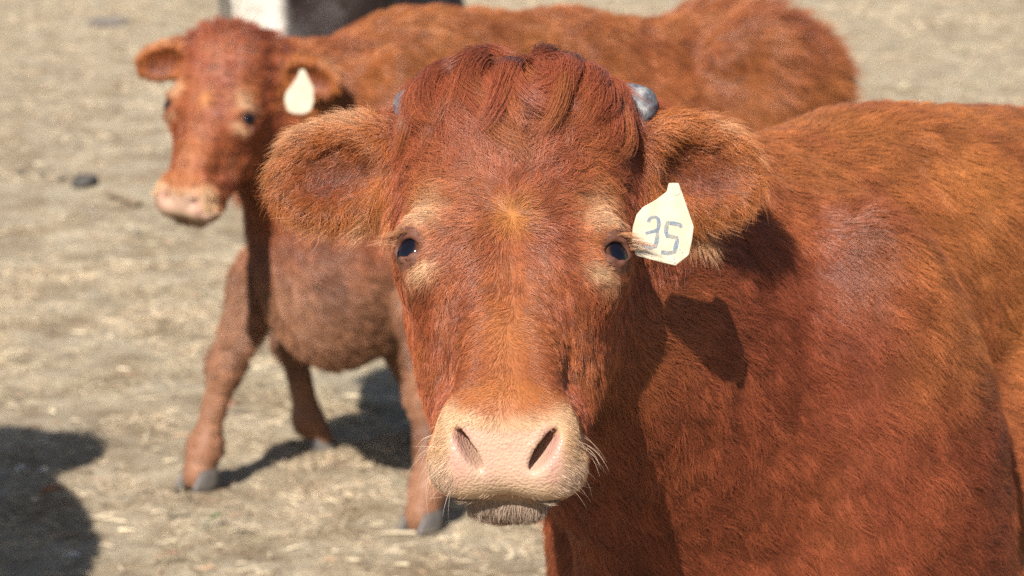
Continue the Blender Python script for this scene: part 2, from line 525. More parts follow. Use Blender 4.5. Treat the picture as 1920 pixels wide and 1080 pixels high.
def add_eyes(cow, root):
    for sd in (-1, 1):
        o = bpy.data.objects.new('eyeball', EYE_ME); link(o, root)
        place(o, cow, (sd * EYE[0], EYE[1], EYE[2]), rotz(sd * 40))

# horn stubs
def horn_mesh():
    bm = bmesh.new()
    rings = []
    n = 20
    for i, (x, r) in enumerate(((0.0, 0.020), (0.010, 0.0195), (0.020, 0.0182), (0.029, 0.016), (0.036, 0.0125), (0.041, 0.007), (0.043, 0.0015))):
        ring = []
        for j in range(n):
            t = 2 * math.pi * j / n
            w = 1 + 0.05 * math.sin(3 * t + i) + 0.03 * math.sin(7 * t + 2 * i)
            ring.append(bm.verts.new((x, r * w * math.cos(t), r * w * 1.15 * math.sin(t) + 0.10 * x)))
        rings.append(ring)
    for p, q in zip(rings, rings[1:]):
        for j in range(n): f = bm.faces.new((p[j], p[(j + 1) % n], q[(j + 1) % n], q[j])); f.smooth = True
    bm.faces.new(rings[-1])
    me = bpy.data.meshes.new('horn'); bm.to_mesh(me); bm.free()
    m, nn, l, b = principled('horn_keratin', (0.3, 0.3, 0.3), 0.75, 0.2)
    tx = nn.new('ShaderNodeTexCoord')
    nz = nn.new('ShaderNodeTexNoise'); nz.inputs['Scale'].default_value = 95; nz.inputs['Detail'].default_value = 6; nz.inputs['Roughness'].default_value = 0.65
    rp = nn.new('ShaderNodeValToRGB'); l.new(tx.outputs['Object'], nz.inputs['Vector']); l.new(nz.outputs['Fac'], rp.inputs[0])
    e = rp.color_ramp.elements; e[0].position = 0.33; e[0].color = (0.05, 0.052, 0.06, 1); e[1].position = 0.70; e[1].color = (0.42, 0.40, 0.37, 1)
    q = e.new(0.5); q.color = (0.15, 0.15, 0.165, 1)
    l.new(rp.outputs[0], b.inputs['Base Color'])
    bp = nn.new('ShaderNodeBump'); bp.inputs['Strength'].default_value = 0.5; bp.inputs['Distance'].default_value = 0.003
    l.new(nz.outputs['Fac'], bp.inputs['Height']); l.new(bp.outputs[0], b.inputs['Normal'])
    me.materials.append(m)
    return me
HORN_ME = horn_mesh()

# cloven hoof: two claws
def hoof_mesh():
    bm = bmesh.new()
    for sd in (-1, 1):
        prof = [(0.0, 0.062, 0.050, 0.030), (0.02, 0.058, 0.050, 0.030), (0.045, 0.048, 0.046, 0.026), (0.062, 0.040, 0.040, 0.022)]   # z, front reach, back reach, half width
        rings = []
        n = 14
        for z, fr, bk, w in prof:
            ring = []
            for j in range(n):
                t = 2 * math.pi * j / n
                c, q = math.cos(t), math.sin(t)
                x = (fr if c > 0 else bk) * c
                y = sd * 0.029 + w * q * (0.62 if c > 0.5 else 0.95) * (1 if q * sd > 0 else 0.75)
                ring.append(bm.verts.new((x - (0.012 if z > 0.04 else 0), y, z)))
            rings.append(ring)
        for p, q in zip(rings, rings[1:]):
            for j in range(n): f = bm.faces.new((p[j], p[(j + 1) % n], q[(j + 1) % n], q[j])); f.smooth = True
        bm.faces.new(rings[0][::-1]); bm.faces.new(rings[-1])
    bmesh.ops.recalc_face_normals(bm, faces=bm.faces)
    me = bpy.data.meshes.new('hoof'); bm.to_mesh(me); bm.free()
    m, nn, l, b = principled('hoof_horn', (0.16, 0.155, 0.16), 0.5, 0.4)
    tx = nn.new('ShaderNodeTexCoord'); nz = nn.new('ShaderNodeTexNoise'); nz.inputs['Scale'].default_value = 60
    rp = nn.new('ShaderNodeValToRGB'); l.new(tx.outputs['Object'], nz.inputs['Vector']); l.new(nz.outputs['Fac'], rp.inputs[0])
    rp.color_ramp.elements[0].color = (0.030, 0.027, 0.025, 1); rp.color_ramp.elements[1].color = (0.15, 0.13, 0.115, 1)
    l.new(rp.outputs[0], b.inputs['Base Color'])
    me.materials.append(m)
    return me
HOOF_ME = hoof_mesh()

def add_hooves(cow, root):
    for key, (fx, fy) in cow.feet.items():
        o0, Rb = cow.F.frames['f' if key[0] == 'f' else 'b']
        o = bpy.data.objects.new('hoof', HOOF_ME); link(o, root)
        M = np.eye(4); M[:3, :3] = Rb * cow.scale; M[:3, 3] = Rb @ np.array([fx + 0.02, fy, 0.0]) * cow.scale
        o.matrix_local = Matrix(M.tolist())

# ear tag
def tag_mesh(outline, thick=0.0025):
    bm = bmesh.new()
    f = [bm.verts.new((x, -thick / 2, z)) for x, z in outline]
    face = bm.faces.new(f)
    r = bmesh.ops.extrude_face_region(bm, geom=[face])
    bmesh.ops.translate(bm, verts=[v for v in r['geom'] if isinstance(v, bmesh.types.BMVert)], vec=(0, thick, 0))
    bmesh.ops.recalc_face_normals(bm, faces=bm.faces)
    bmesh.ops.bevel(bm, geom=bm.edges[:], offset=0.0005, segments=2, affect='EDGES')
    me = bpy.data.meshes.new('ear_tag'); bm.to_mesh(me); bm.free()
    return me
# ------------------------------------------------------------------ coats: colours in the animal's own coordinates
def mixc(C, col, w):
    return C * (1 - w[:, None]) + np.asarray(col)[None] * w[:, None]

RED = np.array([0.262, 0.068, 0.028])
GOLD = np.array([0.40, 0.145, 0.041])
DEEP = np.array([0.130, 0.029, 0.013])
PALE = np.array([0.58, 0.37, 0.21])
CREAM = np.array([0.54, 0.385, 0.285])
PINK = np.array([0.52, 0.28, 0.22])

def pad_coords(L):
    """coordinates on the muzzle: x, depth from the pad plane, height along the pad"""
    q = (L - np.array([0, 0.074, -0.196])) @ RM
    return q[:, 0], q[:, 1] + 0.056, q[:, 2]

def pad_mask(L):
    x, y, z = pad_coords(L)
    half = 0.054 - 0.008 * sstep(-0.01, -0.045, z)
    m = sstep(0.006, -0.004, np.abs(x) - half) * sstep(0.030, 0.022, y)
    top = 0.018 - 5.0 * x * x + 0.012 * np.exp(-((np.abs(x) - 0.042) / 0.016) ** 2)
    return m * sstep(0.006, -0.007, z - top + 0.004 * fbm(L * 90, 33, 2)) * sstep(-0.052, -0.046, z)

def head_w(cow, P):
    L = cow.F.local('h', P).astype(float)
    w = sstep(0.21, 0.15, L[:, 1]) * sstep(0.42, 0.34, np.linalg.norm(L * [1.0, 1, 1], axis=1))
    return L, w

def ear_w(cow, P):
    best = np.zeros(len(P)); E = np.zeros((len(P), 3)); side = np.zeros(len(P), int)
    for sd in (-1, 1):
        L = cow.F.local('ear%d' % sd, P).astype(float)
        w = sstep(0.005, 0.035, L[:, 0]) * sstep(0.076, 0.062, np.abs(L[:, 2])) * sstep(0.056, 0.046, np.abs(L[:, 1])) * sstep(0.19, 0.175, L[:, 0])
        m = w > best
        best[m] = w[m]; E[m] = L[m]; side[m] = sd
    return best, E, side

def eye_dist(L):
    q = np.stack([np.abs(L[:, 0]) - (EYE[0] + 0.012), L[:, 1] - (EYE[1] - 0.017), L[:, 2] - EYE[2]], -1)
    return q

def coat_head(cow, P, C):
    L, hw = head_w(cow, P)
    x, y, z = L[:, 0], L[:, 1], L[:, 2]
    H = np.tile(RED, (len(P), 1))
    n1 = fbm(L * 28, 3, 3); n2 = fbm(L * 70, 8, 2)
    H = mixc(H, GOLD, np.clip(0.06 + 0.5 * n1, 0, 0.5))
    H = mixc(H, DEEP, np.clip(-0.7 * n2 + 0.04, 0, 0.55))
    H = mixc(H, (0.46, 0.18, 0.045), 0.85 * gauss(L, (0, 0.0, 0.018), (0.016, 0.04, 0.022)))       # whorl
    H = mixc(H, GOLD * 1.05, 0.5 * gauss(L, (0, 0.0, -0.12), (0.05, 0.05, 0.06)))                   # bridge of the nose
    H = mixc(H, DEEP * 1.25, 0.45 * sstep(0.13, 0.20, z))                                         # poll
    ax = np.abs(x)
    A = np.stack([ax, y, z], -1)
    H = mixc(H, GOLD * 1.1, 0.65 * gauss(A, (0.080, 0.035, 0.030), (0.026, 0.05, 0.045)))
    H = mixc(H, PALE, 0.75 * gauss(A, (0.094, 0.028, 0.028), (0.020, 0.03, 0.011)))
    H = mixc(H, PALE * 0.85, 0.60 * gauss(A, (0.080, 0.02, 0.045), (0.016, 0.04, 0.022)))
    H = mixc(H, PALE * 1.05, 0.8 * gauss(A, (0.089, 0.030, -0.027), (0.018, 0.03, 0.009)))
    q = eye_dist(L); de = np.sqrt((q ** 2).sum(1))
    H = mixc(H, (0.13, 0.055, 0.038), 0.9 * sstep(0.0245, 0.0205, de))
    px_, py_, pz_ = pad_coords(L)
    nb = 0.008 * fbm(L * 55, 37, 2)
    ring = np.maximum(sstep(0.062, 0.014, py_ + nb) * sstep(0.038, 0.012, pz_ - 0.22 * np.abs(x) + nb), 0.9 * sstep(0.095, 0.045, py_ + nb) * sstep(-0.008, -0.034, pz_ + nb))
    H = mixc(H, GOLD * 1.1, 0.5 * sstep(0.085, 0.04, py_ + 0.8 * np.maximum(pz_, 0)))
    H = mixc(H, PALE, 0.9 * ring)
    H = mixc(H, CREAM, 0.7 * sstep(0.05, 0.02, py_) * sstep(0.0, -0.03, pz_))
    H = mixc(H, (0.20, 0.13, 0.09), 0.85 * gauss(L, (0, 0.115, -0.255), (0.06, 0.03, 0.014)))       # chin
    pm = pad_mask(L)
    pad = np.tile(CREAM * np.array([1.02, 0.92, 0.90]), (len(P), 1))
    pad = mixc(pad, PINK, np.clip(0.85 * sstep(0.030, 0.046, ax) + 0.5 * sstep(0.004, 0.026, pz_) + 0.25 * fbm(L * 60, 12, 2), 0, 1))
    pad = mixc(pad, (0.66, 0.47, 0.28), np.clip(0.7 * sstep(-0.02, -0.05, pz_) + 0.3 * fbm(L * 130, 14, 2), 0, 0.8))
    spots = np.clip(vnoise(L * 330, 21) * 3.4 - 2.0, 0, 1) * np.clip(vnoise(L * 70, 22) + 0.4, 0, 1)
    pad = mixc(pad, (0.16, 0.09, 0.05), spots)
    H = H * (1 - pm[:, None]) + pad * pm[:, None]
    return C * (1 - hw[:, None]) + H * hw[:, None], L, hw, pm

def coat_ear(cow, P, C):
    w, E, sd = ear_w(cow, P)
    K = np.tile(np.array([0.35, 0.112, 0.030]), (len(P), 1))
    rim = np.sqrt(((E[:, 0] - 0.088) / 0.078) ** 2 + (E[:, 2] / 0.050) ** 2)
    K = mixc(K, RED * 0.8, 0.6 * sstep(0.9, 0.4, rim))
    K = mixc(K, DEEP * 0.9, 0.75 * gauss(E, (0.098, 0, -0.006), (0.036, 0.05, 0.022)))
    K = mixc(K, DEEP * 0.5, 0.8 * gauss(E, (0.055, 0, 0.004), (0.014, 0.05, 0.008)))
    rim = rim * sstep(0.0, 0.05, E[:, 0])
    rim = rim * np.where(sd > 0, sstep(0.05, 0.10, E[:, 0]), 1.0)
    K = mixc(K, PALE * 0.8, 0.30 * sstep(0.85, 1.05, rim))
    return C * (1 - w[:, None]) + K * w[:, None], w, E, sd

def coat_near(cow, P, N):
    B = cow.F.local('b', P).astype(float)
    C = np.tile(RED * 0.95, (len(P), 1))
    n1 = fbm(P * 5.5, 41, 3); n2 = fbm(P * 17, 44, 3)
    side = sstep(0.25, -0.25, B[:, 0])
    C = mixc(C, GOLD * 0.95, np.clip(0.16 + 0.68 * side + 0.8 * n1, 0, 0.95))
    C = mixc(C, DEEP, np.clip(0.36 * (1 - side) - 0.6 * n2 - 0.4 * n1, 0, 0.75))
    H, L, hw, pm = coat_head(cow, P, C)
    K, ew, E, sd = coat_ear(cow, P, H)
    return K, L, hw, pm, ew, E, sd

def coat_second(cow, P, N):
    B = cow.F.local('b', P).astype(float)
    C = np.tile(RED * 0.92, (len(P), 1))
    n1 = fbm(P * 4.5, 61, 3); n2 = fbm(P * 15, 64, 3)
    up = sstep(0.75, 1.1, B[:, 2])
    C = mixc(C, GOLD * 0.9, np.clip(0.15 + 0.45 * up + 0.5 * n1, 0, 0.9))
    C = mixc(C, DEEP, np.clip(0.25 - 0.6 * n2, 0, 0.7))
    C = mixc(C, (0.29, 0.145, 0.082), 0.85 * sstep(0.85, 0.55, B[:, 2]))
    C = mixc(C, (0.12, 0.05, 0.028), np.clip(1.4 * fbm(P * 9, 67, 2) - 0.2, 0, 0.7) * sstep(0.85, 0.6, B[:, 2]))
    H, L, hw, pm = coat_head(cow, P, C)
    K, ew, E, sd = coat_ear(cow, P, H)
    return K, L, hw, pm, ew, E, sd

def coat_black(cow, P, N):
    B = cow.F.local('f', P).astype(float)
    C = np.tile(np.array([0.022, 0.013, 0.011]), (len(P), 1))
    C = mixc(C, (0.05, 0.028, 0.022), np.clip(fbm(P * 5, 71, 3) * 0.8, 0, 1))
    w = sstep(-0.25, -0.15, B[:, 0]) * sstep(1.12, 1.05, B[:, 2]) * sstep(-0.02, -0.07, B[:, 1])
    C = mixc(C, (0.75, 0.70, 0.62), w)
    return (C,)

# ------------------------------------------------------------------ fur
def sample_surface(cow, dens):
    V, Q = cow.V, cow.Q
    T = np.concatenate([Q[:, [0, 1, 2]], Q[:, [0, 2, 3]]])
    a, b, c = V[T[:, 0]], V[T[:, 1]], V[T[:, 2]]
    area = 0.5 * np.linalg.norm(np.cross(b - a, c - a), axis=1)
    cen = (a + b + c) / 3
    Nn = nrm(cow.N[T].mean(1))
    e = area * dens(cen, Nn)
    n = np.floor(e + rng.random(len(e))).astype(int)
    idx = np.repeat(np.arange(len(T)), n)
    r1, r2 = np.sqrt(rng.random(len(idx))), rng.random(len(idx))
    w = np.stack([1 - r1, r1 * (1 - r2), r1 * r2], -1)[:, :, None]
    P = (V[T[idx]] * w).sum(1); N = nrm((cow.N[T[idx]] * w).sum(1))
    return P, N

def in_view(P, N, margin=0.0):
    d = P - np.array([0, 0, 1.7])
    c, s = math.cos(PITCH), math.sin(PITCH)
    dep = d[:, 1] * c - d[:, 2] * s; up = d[:, 1] * s + d[:, 2] * c
    u = 960 + 5333 * d[:, 0] / dep; v = 540 - 5333 * up / dep
    facing = -(N * nrm(d)).sum(1)
    return sstep(-0.45, -0.15, facing), sstep(-350, -150, u) * sstep(2350, 2150, u) * sstep(-300, -150, v) * sstep(1400, 1250, v)

def clump_pull(P, cell, seed):
    """vector from each root to the centre of its lock, and a number per lock"""
    q = P / cell + 0.35 * np.stack([vnoise(P / cell * 0.8, seed + k) for k in range(3)], -1)
    k = np.floor(q).astype(np.int64)
    key = (k[:, 0] + 5000) * 100000000 + (k[:, 1] + 5000) * 10000 + (k[:, 2] + 5000)
    _, inv = np.unique(key, return_inverse=True)
    inv = inv.ravel()
    cnt = np.bincount(inv).astype(float)
    cen = np.stack([np.bincount(inv, P[:, a]) / cnt for a in range(3)], -1)
    return cen[inv] - P, inv, rng.random((len(cnt), 4))[inv]

def make_fur(name, root, origin, P, N, D, L, lift, width, C0, C1, K=5, follow=None, clumps=((0.012, 0.6),), wave=0.0, wave_n=1.5, messy=0.15, curlside=None, seed=1, droop=0.0, mat=None):
    n = len(P)
    if n == 0: return None
    T = D - (D * N).sum(1, keepdims=True) * N
    T = nrm(T + 1e-6)
    B = np.cross(N, T)
    ang = messy * rng.standard_normal(n)
    pulls = []
    for ci, (cell, st) in enumerate(clumps):
        pv, inv, rnd = clump_pull(P, cell, seed + ci * 7)
        ang = ang + (rnd[:, 0] - 0.5) * messy * 2.4
        L = L * (0.8 + 0.4 * rnd[:, 1])
        lift = lift * (0.75 + 0.5 * rnd[:, 2])
        pulls.append((pv - (pv * N).sum(1, keepdims=True) * N * 0.5, st, rnd))
    T2 = T * np.cos(ang)[:, None] + B * np.sin(ang)[:, None]; B2 = np.cross(N, T2)
    L = L * (0.75 + 0.5 * rng.random(n))
    d0 = T2 * np.cos(lift)[:, None] + N * np.sin(lift)[:, None]
    l1 = lift * 0.25
    d1 = T2 * np.cos(l1)[:, None] + N * np.sin(l1)[:, None] - np.array([0, 0, droop])
    s = np.linspace(0, 1, K)
    X = P[:, None, :] + L[:, None, None] * (s[None, :, None] * d0[:, None] + (s ** 2)[None, :, None] * 0.5 * (d1 - d0)[:, None])
    if follow is not None:                 # long hair: walk over the body at a given height above the skin
        field, height, bend = follow
        Y = P.copy(); d = T2.copy(); X = np.empty((n, K, 3)); X[:, 0] = P
        for i in range(1, K):
            Y = Y + d * (L / (K - 1))[:, None]
            g = field.grad(Y); h = height * min(1.0, 1.6 * s[i]) * (1 - 0.35 * s[i])
            Y = Y + g * np.clip(h - chunked(field, Y), -0.02, 0.02)[:, None]
            d = d + bend(Y, i)
            d = nrm(d - (d * g).sum(1, keepdims=True) * g)
            X[:, i] = Y
    ph = pulls[0][2][:, 3] * 6.28 if pulls else rng.random(n) * 6.28
    if np.any(np.asarray(wave) > 0):
        wv = np.broadcast_to(wave, (n,))
        sg = np.sin(2 * np.pi * wave_n * s[None] + ph[:, None]) - np.sin(ph)[:, None]
        X = X + (wv[:, None] * L[:, None] * sg * s[None])[:, :, None] * B2[:, None]
    for pv, st, rnd in pulls:
        X = X + (st * s ** 1.3)[None, :, None] * pv[:, None]
    vary = (0.75 + 0.5 * rng.random(n))[:, None]
    for _, _, rnd in pulls: vary = vary * (0.80 + 0.40 * rnd[:, 2:3])
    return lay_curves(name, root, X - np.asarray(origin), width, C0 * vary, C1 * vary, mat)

def lay_curves(name, root, X, width, C0, C1, mat=None):
    n, K = X.shape[:2]
    s = np.linspace(0, 1, K)
    cu = bpy.data.hair_curves.new(name)
    cu.add_curves([K] * n)
    cu.attributes['position'].data.foreach_set('vector', np.ascontiguousarray(X, f32).ravel())
    r = cu.attributes.new('radius', 'FLOAT', 'POINT')
    prof = np.clip(1.0 - s ** 2.2 * 0.85, 0.1, 1)
    wd = np.broadcast_to(width, (n,)) * (0.7 + 0.6 * rng.random(n)) * 0.5
    r.data.foreach_set('value', (wd[:, None] * prof[None]).astype(f32).ravel())
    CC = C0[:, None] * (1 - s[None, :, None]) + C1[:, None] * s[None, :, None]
    ca = cu.attributes.new('coat', 'FLOAT_COLOR', 'POINT')
    CC = np.clip(np.concatenate([CC, np.ones((n, K, 1))], -1), 0.003, 0.95)
    ca.data.foreach_set('color', CC.astype(f32).ravel())
    cu.materials.append(mat or HAIR)
    o = bpy.data.objects.new(name, cu)
    link(o, root, kind='stuff')
    return o

def fur_simple(cow, root, coat, count, length, width, seed):
    area = 5.0 * cow.scale ** 2
    def dens(P, N):
        f, v = in_view(P, N)
        L = cow.F.local('h', P).astype(float)
        return 2.2 * count / area * (0.12 + 0.88 * f) * (0.25 + 0.75 * v) * (1 - pad_mask(L)) * (np.sqrt((eye_dist(L) ** 2).sum(1)) > 0.02)
    P, N = sample_surface(cow, dens)
    r = coat(cow, P, N); C = r[0]
    Rb = cow.F.frames['b'][1]; Rh = cow.F.frames['h'][1]
    B = cow.F.local('b', P)
    D = np.tile(Rb @ np.array([-0.8, 0, -0.6]), (len(P), 1))
    Lh, hw = head_w(cow, P)
    D = D * (1 - hw[:, None]) + head_flow(Lh) @ Rh.T * hw[:, None]
    ll = length * (0.3 + 0.7 * sstep(0.30, 0.45, B[:, 2])) * (1 - 0.55 * hw)
    ll = ll * (1 + 1.2 * hw * sstep(0.17, 0.22, Lh[:, 2]))
    tuft = sstep(-1.12, -1.2, B[:, 0]) * sstep(1.0, 1.08, B[:, 2])
    lift = 0.35 + 0.5 * tuft + 0.6 * hw * sstep(0.17, 0.22, Lh[:, 2])
    ll = ll * (1 + 1.4 * tuft)
    make_fur('fur', root, cow.W, P, N, D, ll, lift, width, C * 0.8, C * 1.15, K=4, clumps=((0.035, 0.6), (0.012, 0.4)), messy=0.25, seed=seed)

def head_flow(L):
    """lie of the hair on the face: out of the whorl between the eyes, down the nose, back over the cheeks"""
    x, y, z = L[:, 0], L[:, 1], L[:, 2]
    zw = 0.020
    rx, rz = x * 1.25, z - zw
    rr = np.sqrt(rx ** 2 + rz ** 2) + 1e-4
    D = np.stack([rx / rr, 0.25 * np.ones_like(x), rz / rr], -1)
    low = sstep(-0.01, -0.07, z)
    xn = x + 0.010 * vnoise(L * 22, 91)
    down = np.stack([0.35 * np.tanh(xn / 0.03), 0.35 + 0 * x, -1.0 + 0 * x], -1)
    D = D * (1 - low[:, None]) + down * low[:, None]
    sidew = sstep(0.06, 0.11, np.abs(x)) * sstep(0.03, 0.09, y)
    side = np.stack([np.sign(x) * 0.2, 0.8 + 0 * x, -0.6 + 0 * x], -1)
    D = D * (1 - sidew[:, None]) + side * sidew[:, None]
    px_, py_, pz_ = pad_coords(L)
    mz = sstep(0.11, 0.05, py_)
    out = np.stack([np.tanh(xn / 0.012) * (0.5 + 6 * np.abs(x)), 0.6 + 0 * x, -0.35 + 5 * np.minimum(pz_ + 0.01, 0)], -1)
    D = D * (1 - mz[:, None]) + out * mz[:, None]
    return D

def fur_near():
    cow, root = near, near_root
    F = cow.F
    Rh, Rb = F.frames['h'][1], F.frames['b'][1]
    def parts(P):
        L, hw = head_w(cow, P)
        ew, E, sd = ear_w(cow, P)
        return L, hw * (1 - ew), ew, E, sd
    # --- body and neck
    def dens_body(P, N):
        L, hw, ew, E, sd = parts(P)
        f, v = in_view(P, N)
        return 230000 * (1 - hw) * (1 - ew) * (0.05 + 0.95 * f) * (0.08 + 0.92 * v)
    P, N = sample_surface(cow, dens_body)
    C = coat_near(cow, P, N)[0]
    B = F.local('b', P).astype(float)
    D = np.tile(Rb @ np.array([-0.85, 0, -0.50]), (len(P), 1))
    neck = sstep(0.12, 0.35, B[:, 0])
    nd = nrm(F.world('f', (0.0, 0, 0.9)) - F.world('h', (0, 0.17, 0.05)))
    D = D * (1 - neck[:, None]) + (nd + np.array([0, 0, -0.5])) * neck[:, None]
    sw = np.stack([vnoise(P * 6, 100 + k) for k in range(3)], -1) * 0.40
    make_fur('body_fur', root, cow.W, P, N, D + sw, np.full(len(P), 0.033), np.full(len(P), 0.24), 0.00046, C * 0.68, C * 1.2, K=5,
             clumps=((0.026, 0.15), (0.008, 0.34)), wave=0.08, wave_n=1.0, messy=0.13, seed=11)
    # --- face
    def dens_face(P, N):
        L, hw, ew, E, sd = parts(P)
        f, v = in_view(P, N)
        pm = pad_mask(L)
        q = eye_dist(L); de = np.sqrt(q[:, 0] ** 2 + q[:, 1] ** 2 + (q[:, 2] * 1.15) ** 2)
        horn = np.sqrt((np.abs(L[:, 0]) - 0.110) ** 2 + (L[:, 1] - 0.100) ** 2 + (L[:, 2] - 0.215) ** 2)
        return 430000 * hw * sstep(0.022, 0.028, horn) * (0.1 + 0.9 * f) * (1 - pm) * sstep(0.019, 0.0235, de) * sstep(-0.051, -0.043, pad_coords(L)[2] + 1.0 * np.maximum(pad_coords(L)[1] - 0.045, 0))
    P, N = sample_surface(cow, dens_face)
    C, L, hw, pm, ew, E, sd = coat_near(cow, P, N)
    x, y, z = L[:, 0], L[:, 1], L[:, 2]
    D = head_flow(L)
    D = D + 0.40 * np.stack([vnoise(L * 34, 120 + k) for k in range(3)], -1)
    ln = 0.017 + 0.012 * sstep(0.03, 0.15, z) + 0.006 * gauss(L, (0, 0, -0.13), (0.05, 0.05, 0.05))
    px_, py_, pz_ = pad_coords(L)
    ln = ln * (0.28 + 0.72 * sstep(0.03, 0.12, py_)) + 0.003 * sstep(0.02, -0.03, pz_) * sstep(0.10, 0.04, py_)
    q = eye_dist(L); de = np.sqrt((q ** 2).sum(1))
    ln = ln * (0.32 + 0.68 * sstep(0.02, 0.065, de))
    lift = np.full(len(P), 0.28) + 0.15 * sstep(0.05, 0.15, z) + 0.25 * sstep(0.06, 0.02, py_)
    mz = py_ < 0.055 + 0.012 * rng.standard_normal(len(P))
    def sub(a, m): return a[m]
    wv = 0.12 * sstep(-0.02, 0.06, z) + 0.04
    DW = D @ Rh.T
    m = ~mz
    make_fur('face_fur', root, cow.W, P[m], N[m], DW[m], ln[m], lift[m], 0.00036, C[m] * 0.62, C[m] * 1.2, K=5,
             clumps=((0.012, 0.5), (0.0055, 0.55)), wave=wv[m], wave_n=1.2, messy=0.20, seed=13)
    m = mz
    make_fur('muzzle_fur', root, cow.W, P[m], N[m], DW[m], ln[m] * 0.9, lift[m], 0.00026, C[m] * 0.75, C[m] * 1.15, K=4,
             clumps=((0.005, 0.25),), messy=0.12, seed=14)
    # --- lower lip: short grey stubble, brown tuft under it
    def dens_chin(P, N):
        L = F.local('h', P).astype(float); px_, py_, pz_ = pad_coords(L)
        return 350000 * sstep(-0.052, -0.056, pz_) * (py_ > 0.012) * sstep(0.155, 0.14, L[:, 1]) * (np.abs(L[:, 0]) < 0.06) * (L[:, 2] < -0.2)
    P2, N2 = sample_surface(cow, dens_chin)
    L2 = F.local('h', P2).astype(float)
    C2 = mixc(np.tile(np.array([0.34, 0.25, 0.19]), (len(P2), 1)), (0.20, 0.10, 0.06), sstep(-0.066, -0.082, pad_coords(L2)[2]))
    D2 = np.stack([L2[:, 0] * 4, 0.4 + 0 * L2[:, 0], -1 + 0 * L2[:, 0]], -1) @ Rh.T
    make_fur('chin_fur', root, cow.W, P2, N2, D2, np.full(len(P2), 0.011), np.full(len(P2), 0.5), 0.00030, C2 * 0.6, C2 * 1.1, K=4, clumps=((0.005, 0.4),), messy=0.2, seed=16)
    # --- whiskers
    n = 46
    cand = np.flatnonzero(mz & (np.abs(x) > 0.035) & (pz_ < 0.02)); pick = rng.choice(cand, n)
    make_fur('whiskers', root, cow.W, P[pick], N[pick], DW[pick], np.full(n, 0.030), np.full(n, 0.8), 0.00022, np.tile(CREAM, (n, 1)), np.tile(CREAM * 1.2, (n, 1)), K=5, clumps=((0.004, 0.0),), messy=0.3, seed=18, droop=0.3)
    # --- ears
    def dens_ear(P, N):
        L, hw, ew, E, sd = parts(P)
        f, v = in_view(P, N)
        return 520000 * ew * (0.25 + 0.75 * f)
    P, N = sample_surface(cow, dens_ear)
    C, L, hw, pm, ew, E, sd = coat_near(cow, P, N)
    rim = np.sqrt(((E[:, 0] - 0.088) / 0.078) ** 2 + (E[:, 2] / 0.050) ** 2)
    D = np.zeros((len(P), 3))
    for s_ in (-1, 1):
        m = sd == s_
        Re = F.frames['ear%d' % s_][1]
        e = E[m]
        d = np.stack([0.55 + 4 * (e[:, 0] - 0.05), -0.2 + 0 * e[:, 0], e[:, 2] * 16 - 0.25], -1)
        D[m] = d @ Re.T
    D = D + np.array([0, 0, -0.15]) + 0.5 * np.stack([vnoise(P * 30, 140 + k) for k in range(3)], -1)
    ln = 0.012 + 0.016 * sstep(0.6, 1.0, rim) + 0.003 * sstep(0.0, -0.04, E[:, 2]) * sstep(0.3, 0.8, rim)
    lift = 0.45 + 0.25 * sstep(0.7, 1.0, rim)
    tip = np.clip(C * 1.15 + (PALE - C) * (0.40 * sstep(0.85, 1.05, rim) * np.where(sd > 0, sstep(0.06, 0.10, E[:, 0]), sstep(0.02, 0.05, E[:, 0])))[:, None], 0, 1)
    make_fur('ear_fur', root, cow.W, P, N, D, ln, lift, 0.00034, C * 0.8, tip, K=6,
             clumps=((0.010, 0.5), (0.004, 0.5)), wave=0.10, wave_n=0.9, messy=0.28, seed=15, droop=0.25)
    # --- forelock over the poll: separate locks that fall forward and aside from the parting and curl at their ends
    G = 150; M = 12; S = 270
    gx_ = rng.uniform(-0.084, 0.088, G); gy_ = rng.uniform(0.035, 0.135, G)
    g0 = np.column_stack([gx_, gy_, np.full(G, 0.222)])
    Y = F.world('h', g0)
    for _ in range(6): Y = Y - F.grad(Y) * chunked(F, Y)[:, None]
    part = 0.004
    fan = np.clip((gx_ - part) / 0.085, -1, 1)
    side = np.where(gx_ > part, 1.0, -1.0)
    d = np.stack([fan * 1.0 + 0.18 * side, -0.9 + 0 * fan, -0.45 + 0 * fan], -1) @ Rh.T
    Lg = (0.142 - 0.070 * np.abs(fan) + rng.normal(0, 0.018, G)) * (0.80 + 0.35 * (gy_ < 0.09))
    lay = rng.uniform(0.004, 0.017, G) * (1 - 0.45 * np.abs(fan))
    curl = side * rng.uniform(0.1, 0.9, G) * np.where(rng.random(G) < 0.25, -1, 1)
    zdir = Rh @ np.array([0, 0, -1.0])
    path = np.empty((G, M, 3)); path[:, 0] = Y; nor = np.empty((G, M, 3)); nor[:, 0] = F.grad(Y)
    d = nrm(d)
    for i in range(1, M):
        t = i / (M - 1)
        Y = Y + d * (Lg / (M - 1))[:, None]
        g = F.grad(Y)
        h = lay * min(1, 2.2 * t) * (1 + 0.5 * np.sin(3.1 * t)) + 0.003
        Y = Y + g * np.clip(h - chunked(F, Y), -0.015, 0.015)[:, None]
        bn = np.cross(g, d)
        d = d + 0.18 * (1 - t) * zdir + bn * (-(curl * 0.75 * t * t))[:, None] + 0.16 * np.stack([vnoise(Y * 45, 180 + k) for k in range(3)], -1)
        d = nrm(d - (d * g).sum(1, keepdims=True) * g)
        path[:, i] = Y; nor[:, i] = g
    tan = nrm(np.gradient(path, axis=1)); bin_ = nrm(np.cross(nor, tan))
    gi = np.repeat(np.arange(G), S)
    t = np.linspace(0, 1, M)
    r0 = np.sqrt(rng.random(len(gi))); th = rng.random(len(gi)) * 6.283
